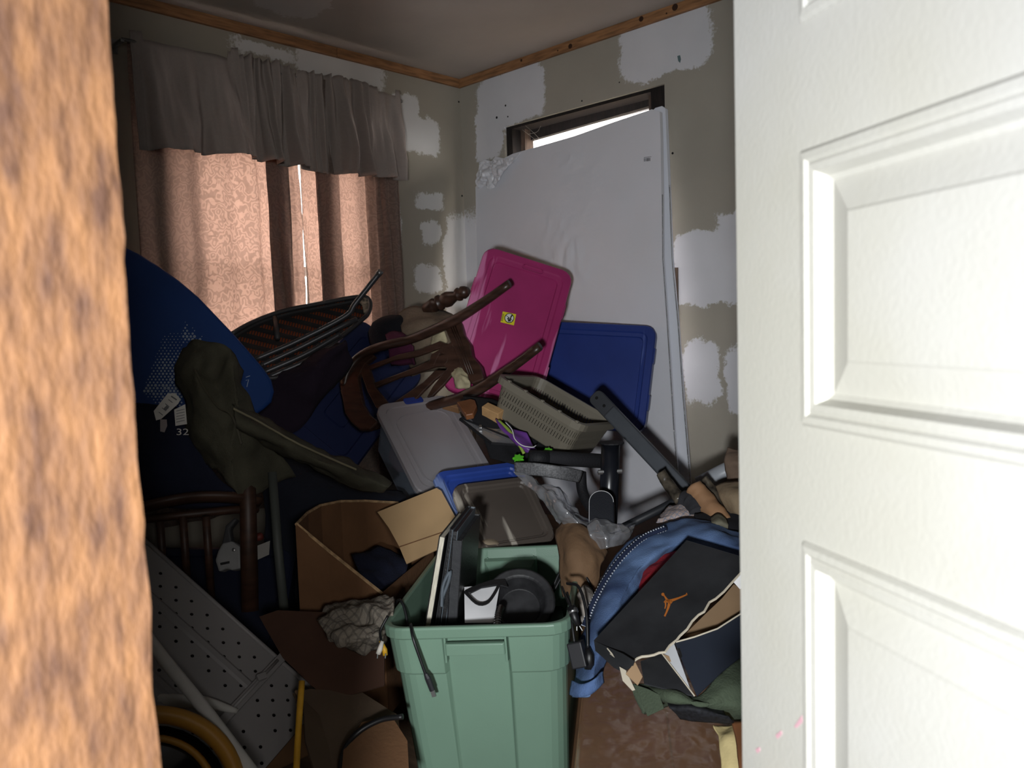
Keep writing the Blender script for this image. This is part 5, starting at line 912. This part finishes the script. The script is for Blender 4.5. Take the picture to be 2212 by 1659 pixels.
# emblem: leaping figure, arm raised with a ball, legs spread
E_ = lambda x, y: (1380+x/8.296, 1250+y/8.296)
fig = [stroke(SP, [E_(436, 285), E_(470, 330), E_(505, 385), E_(530, 405)], [3, 3.2, 5, 6]), stroke(SP, [E_(545, 385), E_(570, 420), E_(545, 450)], [6, 9, 7]), stroke(SP, [E_(470, 410), E_(500, 405), E_(560, 410)], [4, 6.5, 8]), stroke(SP, [E_(455, 410), E_(478, 425)], [4.5, 4.5]), stroke(SP, [E_(478, 430), E_(482, 490), E_(466, 545)], [3.4, 3, 2]), stroke(SP, [E_(575, 400), E_(650, 375), E_(720, 350), E_(800, 318), E_(860, 290)], [6, 5, 4, 3.4, 3]), stroke(SP, [E_(855, 260), E_(862, 300)], [2, 3]), stroke(SP, [E_(550, 440), E_(525, 530), E_(495, 610), E_(462, 680)], [6.5, 5, 3.6, 3.6])]
fig.append(slab([(E_(432, 285)[0]+3.4*math.cos(a*math.pi/5), E_(432, 285)[1]+3.4*math.sin(a*math.pi/5)) for a in range(10)], SP, .0004, .0009))
mk('emblem', join(*fig), mat('copper_orange_print', (186, 108, 44), .5), sl, label='orange leaping figure emblem')
sbx = root('shoebox', 'torn black shoebox under the emblem lid with tan inside showing', 'shoebox', at(1480, 1500, 1.55))
SD = plane3((1462, 1386, 1.60), (1600, 1325, 1.62), (1500, 1500, 1.50))
mk('side_panel', slab([(1458, 1388), (1500, 1376), (1550, 1358), (1600, 1326), (1650, 1300), (1650, 1390), (1600, 1418), (1560, 1450), (1505, 1503)], SD, .003), m_sbn, sbx)
SE = plane3((1385, 1425, 1.58), (1430, 1412, 1.60), (1500, 1503, 1.50)); mk('end_panel', slab([(1384, 1428), (1430, 1412), (1500, 1503), (1440, 1488), (1392, 1476)], SE, .003), m_sb, sbx)
mk('inner_wall', slab([(1430, 1412), (1456, 1390), (1492, 1492)], plane3((1430, 1412, 1.605), (1456, 1390, 1.61), (1492, 1492, 1.512)), .002), mat('white_card_inside', (196, 198, 202), .8), sbx)
mk('torn_edge', sweep([hit(SD, *q) for q in ((1460, 1387), (1500, 1376), (1550, 1358), (1600, 1326))], .0016, 6), m_torn, sbx); mk('torn_edge', sweep([hit(SE, 1430, 1412), hit(SE, 1500, 1503)], .0016, 6), m_torn, sbx)
mk('tuck_tab', slab([(1430, 1412), (1448, 1418), (1462, 1430), (1460, 1434), (1446, 1428)], plane3((1430, 1412, 1.598), (1460, 1425, 1.585), (1446, 1430, 1.58)), .002), m_tan, sbx)
mk('slot', slab([(1464, 1402), (1468, 1400), (1474, 1418), (1471, 1421)], SD, .001, .0012), m_hole, sbx)
SI = plane3((1490, 1352, 1.70), (1600, 1270, 1.74), (1600, 1322, 1.66)); mk('liner', slab([(1478, 1372), (1520, 1330), (1560, 1292), (1585, 1262), (1650, 1300), (1650, 1300), (1600, 1320), (1550, 1350)], SI, .002), m_tan, sbx)
mk('tan_flap', slab([(1352, 1455), (1372, 1430), (1388, 1462), (1378, 1480)], plane3((1352, 1455, 1.55), (1375, 1430, 1.57), (1378, 1480, 1.54)), .002), m_tan, sbx)
mk('white_leaflet', slab([(1585, 1258), (1600, 1238), (1650, 1225), (1650, 1290), (1602, 1277)], plane3((1585, 1258, 1.745), (1650, 1225, 1.74), (1602, 1277, 1.735)), .001), MT['white_paper'], label='white leaflet tucked inside the torn shoebox', cat='paper')
mk('shopping_receipt', slab([(1338, 1440), (1352, 1448), (1372, 1490), (1366, 1492), (1345, 1470)], plane3((1338, 1440, 1.58), (1360, 1452, 1.57), (1370, 1490, 1.54)), .001), m_torn, label='torn white paper strip below the shoebox lid corner', cat='paper')
# olive cloth, cap, wrapped carton, tan paper
m_og = mat('army_green_cloth', (66, 76, 60), .9, vs=8, var=.18, bump=.3, bs=200)
gc = root('green_garment', 'army green garment bunched under the torn shoebox', 'garment', at(1500, 1520, 1.6))
mk('cloth', sheet([[(1362, 1478, 1.56), (1400, 1480, 1.56), (1450, 1492, 1.53), (1510, 1500, 1.52), (1560, 1450, 1.55), (1620, 1400, 1.58)], [(1372, 1510, 1.54), (1410, 1495, 1.53), (1455, 1502, 1.5), (1515, 1515, 1.49), (1570, 1490, 1.5), (1630, 1460, 1.52)], [(1390, 1545, 1.52), (1425, 1520, 1.52), (1460, 1512, 1.5), (1520, 1530, 1.49), (1580, 1535, 1.49), (1635, 1535, 1.5)], [(1396, 1548, 1.54), (1432, 1530, 1.56), (1470, 1525, 1.58), (1520, 1545, 1.58), (1580, 1550, 1.55), (1640, 1560, 1.55)]], 46, 24, .014, 10, 6), m_og, gc, smooth=True, solid=.004)
mk('corner_flap', slab([(1370, 1478), (1400, 1488), (1424, 1500), (1434, 1530), (1398, 1547)], plane3((1370, 1478, 1.545), (1424, 1500, 1.51), (1398, 1547, 1.5)), .003), m_og, gc, bevel=.001)
mk('mesh_cap', sheet([[(1440, 1512, 1.55), (1490, 1508, 1.54), (1560, 1530, 1.52)], [(1448, 1530, 1.50), (1500, 1530, 1.48), (1572, 1548, 1.48)], [(1470, 1552, 1.52), (1520, 1558, 1.5), (1585, 1562, 1.5)]], 22, 16, .005, 14, 4), mat('black_mesh_fabric', (24, 25, 30), .8, vs=140, var=.5), smooth=True, solid=.004, label='black mesh cap squashed under the army green garment', cat='cap')
cf = on(1215, 1660, 2, .335); Xg = GM.to_3x3() @ Vector((1, 0, 0)); Yg = GM.to_3x3() @ Vector((0, 1, 0)); Xg.z = 0; Yg.z = 0; Xg.normalize(); Yg.normalize()
CMt = Matrix((Xg, Yg, Vector((0, 0, 1)))).transposed().to_4x4(); CMt.translation = Vector(gl(gw/2+.012, -gd/2-.26, 0)); CMt.translation.z = 0
wc = root('wrapped_carton', 'brown carton wrapped in shiny clear film at the bottom right', 'carton', CMt)
m_kr = mat('kraft_carton', (172, 128, 94), .8, vs=4, var=.12)
mk('carton', box(.0, .46, 0, .80, 0, .33), m_kr, wc, local=True, bevel=.006)
V = []; nfx, nfy = 56, 90
for i in range(nfx):
    for j in range(nfy):
        x, y = -.004+.468*i/(nfx-1), -.004+.808*j/(nfy-1); e = min(x+.004, .464-x, y+.004, .804-y)
        V.append((x, y, .336+.006*fbm((x, y, 0), 16, 4)+.006*abs(fbm((x*2, y*.6, 1), 30, 2)) if e > .002 else .30))
mk('film_wrap', (V, [(i*nfy+j, i*nfy+j+1, (i+1)*nfy+j+1, (i+1)*nfy+j) for i in range(nfx-1) for j in range(nfy-1)]), film('stretch_film', (.97, .96, .95), .74, .2, .05), wc, local=True, smooth=True)
mk('tape_line', box(.20, .204, .002, .798, .331, .3325), mat('pale_tape', (170, 134, 98), .6), wc, local=True)
mk('tan_paper', sheet([[(1545, 1562, 1.55), (1565, 1560, 1.56), (1588, 1562, 1.55)], [(1552, 1600, 1.52), (1572, 1598, 1.51), (1596, 1600, 1.5)], [(1560, 1690, 1.46), (1585, 1690, 1.45), (1625, 1690, 1.44)]], 20, 20, .009, 14, 4), mat('cream_packing_paper', (196, 178, 128), .8, vs=10, var=.1, bump=.2), smooth=True, solid=.002, label='crumpled cream packing paper at the right edge of the wrapped carton', cat='paper')
mk('leather_boot', sheet([[(1580, 1560, 1.52), (1605, 1558, 1.5), (1640, 1565, 1.5)], [(1590, 1605, 1.48), (1612, 1600, 1.46), (1645, 1605, 1.46)], [(1598, 1690, 1.42), (1620, 1690, 1.41), (1650, 1690, 1.41)]], 14, 14, .006, 10, 4), mat('tan_leather', (134, 88, 58), .5), smooth=True, solid=.006, label='brown leather boot shaft beside the door edge at the bottom', cat='boot')
# ------------------------------------------------------------------ heap at the foot of the boards, right
def rolled(name, label, cat, pts, rads, c, **k):
    V, F = tube(pts, rads, 14, 30); V = [tuple(np.array(p)+.004*np.array([fbm(p, 30, 1), fbm(p, 30, 2), fbm(p, 30, 3)])) for p in V]
    return mk(name, (V, F), c, smooth=True, label=label, cat=cat, **k)
m_tw = mat('grey_brown_twisted_film', (92, 84, 72), .35, vs=40, col2=(40, 36, 32), spec=.6)
rolled('twisted_bag', 'dark twisted plastic roll leaning on the steel bar foot', 'plastic roll', [(1428, 1022, 2.32), (1448, 1050, 2.30), (1470, 1082, 2.26)], [.016, .018, .016], m_tw)
rolled('paper_roll', 'thick brown paper roll wrapped in clear film near the door edge', 'paper roll', [(1500, 1052, 2.24), (1530, 1090, 2.20), (1566, 1130, 2.14)], [.025, .028, .024], mat('brown_wrapped_roll', (152, 116, 86), .45, vs=10, var=.15, spec=.55))
rolled('twisted_bag', 'grey twisted plastic strip lying beside the brown paper roll', 'plastic roll', [(1522, 1035, 2.28), (1545, 1068, 2.25), (1572, 1112, 2.18)], [.012, .014, .012], m_tw)
rolled('dark_cloth', 'dark grey cloth bundle at the end of the steel bar', 'cloth', [(1474, 1078, 2.26), (1495, 1085, 2.24), (1510, 1112, 2.2)], [.026, .032, .028], mat('charcoal_wool', (44, 44, 48), .95, bump=.3))
mk('black_tube', tube([(1340, 1142, 2.34), (1410, 1108, 2.34), (1480, 1072, 2.36)], .012, 10, 10), mat('dull_black_tube', (36, 38, 42), .5), smooth=True, label='slim black tube crossing the foot of the white boards', cat='tube')
m_cam = plaid('pink_grey_print', (178, 160, 154), (120, 132, 150), 26)
mk('print_blanket', sheet([[(1425, 1112, 2.24), (1450, 1092, 2.26), (1478, 1086, 2.26), (1505, 1098, 2.24)], [(1424, 1118, 2.2), (1452, 1108, 2.2), (1480, 1106, 2.2), (1508, 1112, 2.2)], [(1418, 1130, 2.2), (1455, 1126, 2.18), (1485, 1124, 2.18), (1515, 1126, 2.18)]], 24, 14, .010, 22, 4), m_cam, smooth=True, solid=.006, label='pale pink and grey printed blanket corner above the jeans', cat='blanket')
mk('leather_glove', sheet([[(1535, 1118, 2.12), (1550, 1110, 2.12), (1566, 1122, 2.1)], [(1540, 1135, 2.08), (1556, 1128, 2.07), (1572, 1136, 2.07)], [(1552, 1146, 2.1), (1564, 1142, 2.09), (1574, 1142, 2.09)]], 14, 12, .006, 18, 4), mat('olive_grey_leather', (104, 100, 84), .8, bump=.3), smooth=True, solid=.008, label='olive grey glove fingers below the brown paper roll', cat='glove')
mk('tan_bag', sheet([[(1546, 1050, 2.24), (1570, 1040, 2.22), (1610, 1038, 2.2), (1650, 1045, 2.2)], [(1556, 1075, 2.18), (1578, 1068, 2.14), (1612, 1072, 2.12), (1650, 1080, 2.12)], [(1570, 1110, 2.18), (1588, 1110, 2.12), (1615, 1120, 2.1), (1650, 1125, 2.12)]], 20, 16, .008, 10, 4), mat('tan_fabric_bag', (140, 122, 98), .85, bump=.2), smooth=True, solid=.006, label='tan fabric bag beside the door edge right of the paper roll', cat='bag')
mk('grey_pipe', tube([(1510, 1048, 2.46), (1560, 1022, 2.44), (1640, 985, 2.40)], .026, 16), mat('pale_grey_pipe', (150, 154, 160), .4), smooth=True, label='pale grey plastic pipe sticking out near the door edge', cat='pipe')
mk('brown_cloth', sheet([[(1572, 968, 2.36), (1600, 974, 2.34), (1650, 980, 2.34)], [(1566, 998, 2.32), (1598, 1000, 2.28), (1650, 1005, 2.28)], [(1574, 1036, 2.34), (1600, 1040, 2.3), (1650, 1045, 2.3)]], 18, 18, .012, 12, 4), mat('dusty_brown_cloth', (112, 94, 80), .9, bump=.2), smooth=True, solid=.006, label='dusty brown cloth hanging over the grey pipe by the door edge', cat='cloth')
mk('black_garment', sheet([[(1500, 1110, 2.16), (1540, 1100, 2.2), (1600, 1090, 2.16), (1660, 1090, 2.16)], [(1510, 1135, 2.1), (1560, 1135, 2.1), (1610, 1140, 2.08), (1660, 1145, 2.08)], [(1520, 1165, 2.08), (1570, 1170, 2.06), (1620, 1180, 2.04), (1660, 1185, 2.04)]], 20, 16, .014, 10, 4), mat('black_garment_cloth', (22, 22, 28), .95), smooth=True, solid=.006, label='black garment heaped between the jeans and the tan bag', cat='garment')
# hidden bulk that carries the heap
m_bulk = mat('plain_brown_carton', (120, 90, 62), .85, var=.15)
for (x0, x1, y0, y1, zt, lb_) in ((.55, 1.15, -1.15, -.45, .50, 'plain brown carton under the translucent tote'), (1.20, 1.65, -.80, -.28, .42, 'plain brown carton under the exercise bench'), (1.72, 2.2, -.85, -.35, .40, 'plain brown carton under the jeans and gloves'), (.45, .95, -1.95, -1.5, .15, 'low plain brown carton under the near-black tote')):
    b_ = root('cardboard_carton', lb_, 'carton', ((x0+x1)/2, (y0+y1)/2, 0)); mk('carton_body', box(x0, x1, y0, y1, 0, zt), m_bulk, b_, bevel=.006); mk('tape', box((x0+x1)/2-.025, (x0+x1)/2+.025, y0+.005, y1-.005, zt, zt+.0008), mat('pack_tape', (150, 116, 80), .4), b_)
b_ = root('cardboard_carton', 'plain brown carton stacked under the pale grey pipe', 'carton', (2.0, -.58, .402)); mk('carton_body', box(1.82, 2.2, -.75, -.42, .402, .715), m_bulk, b_, bevel=.006)
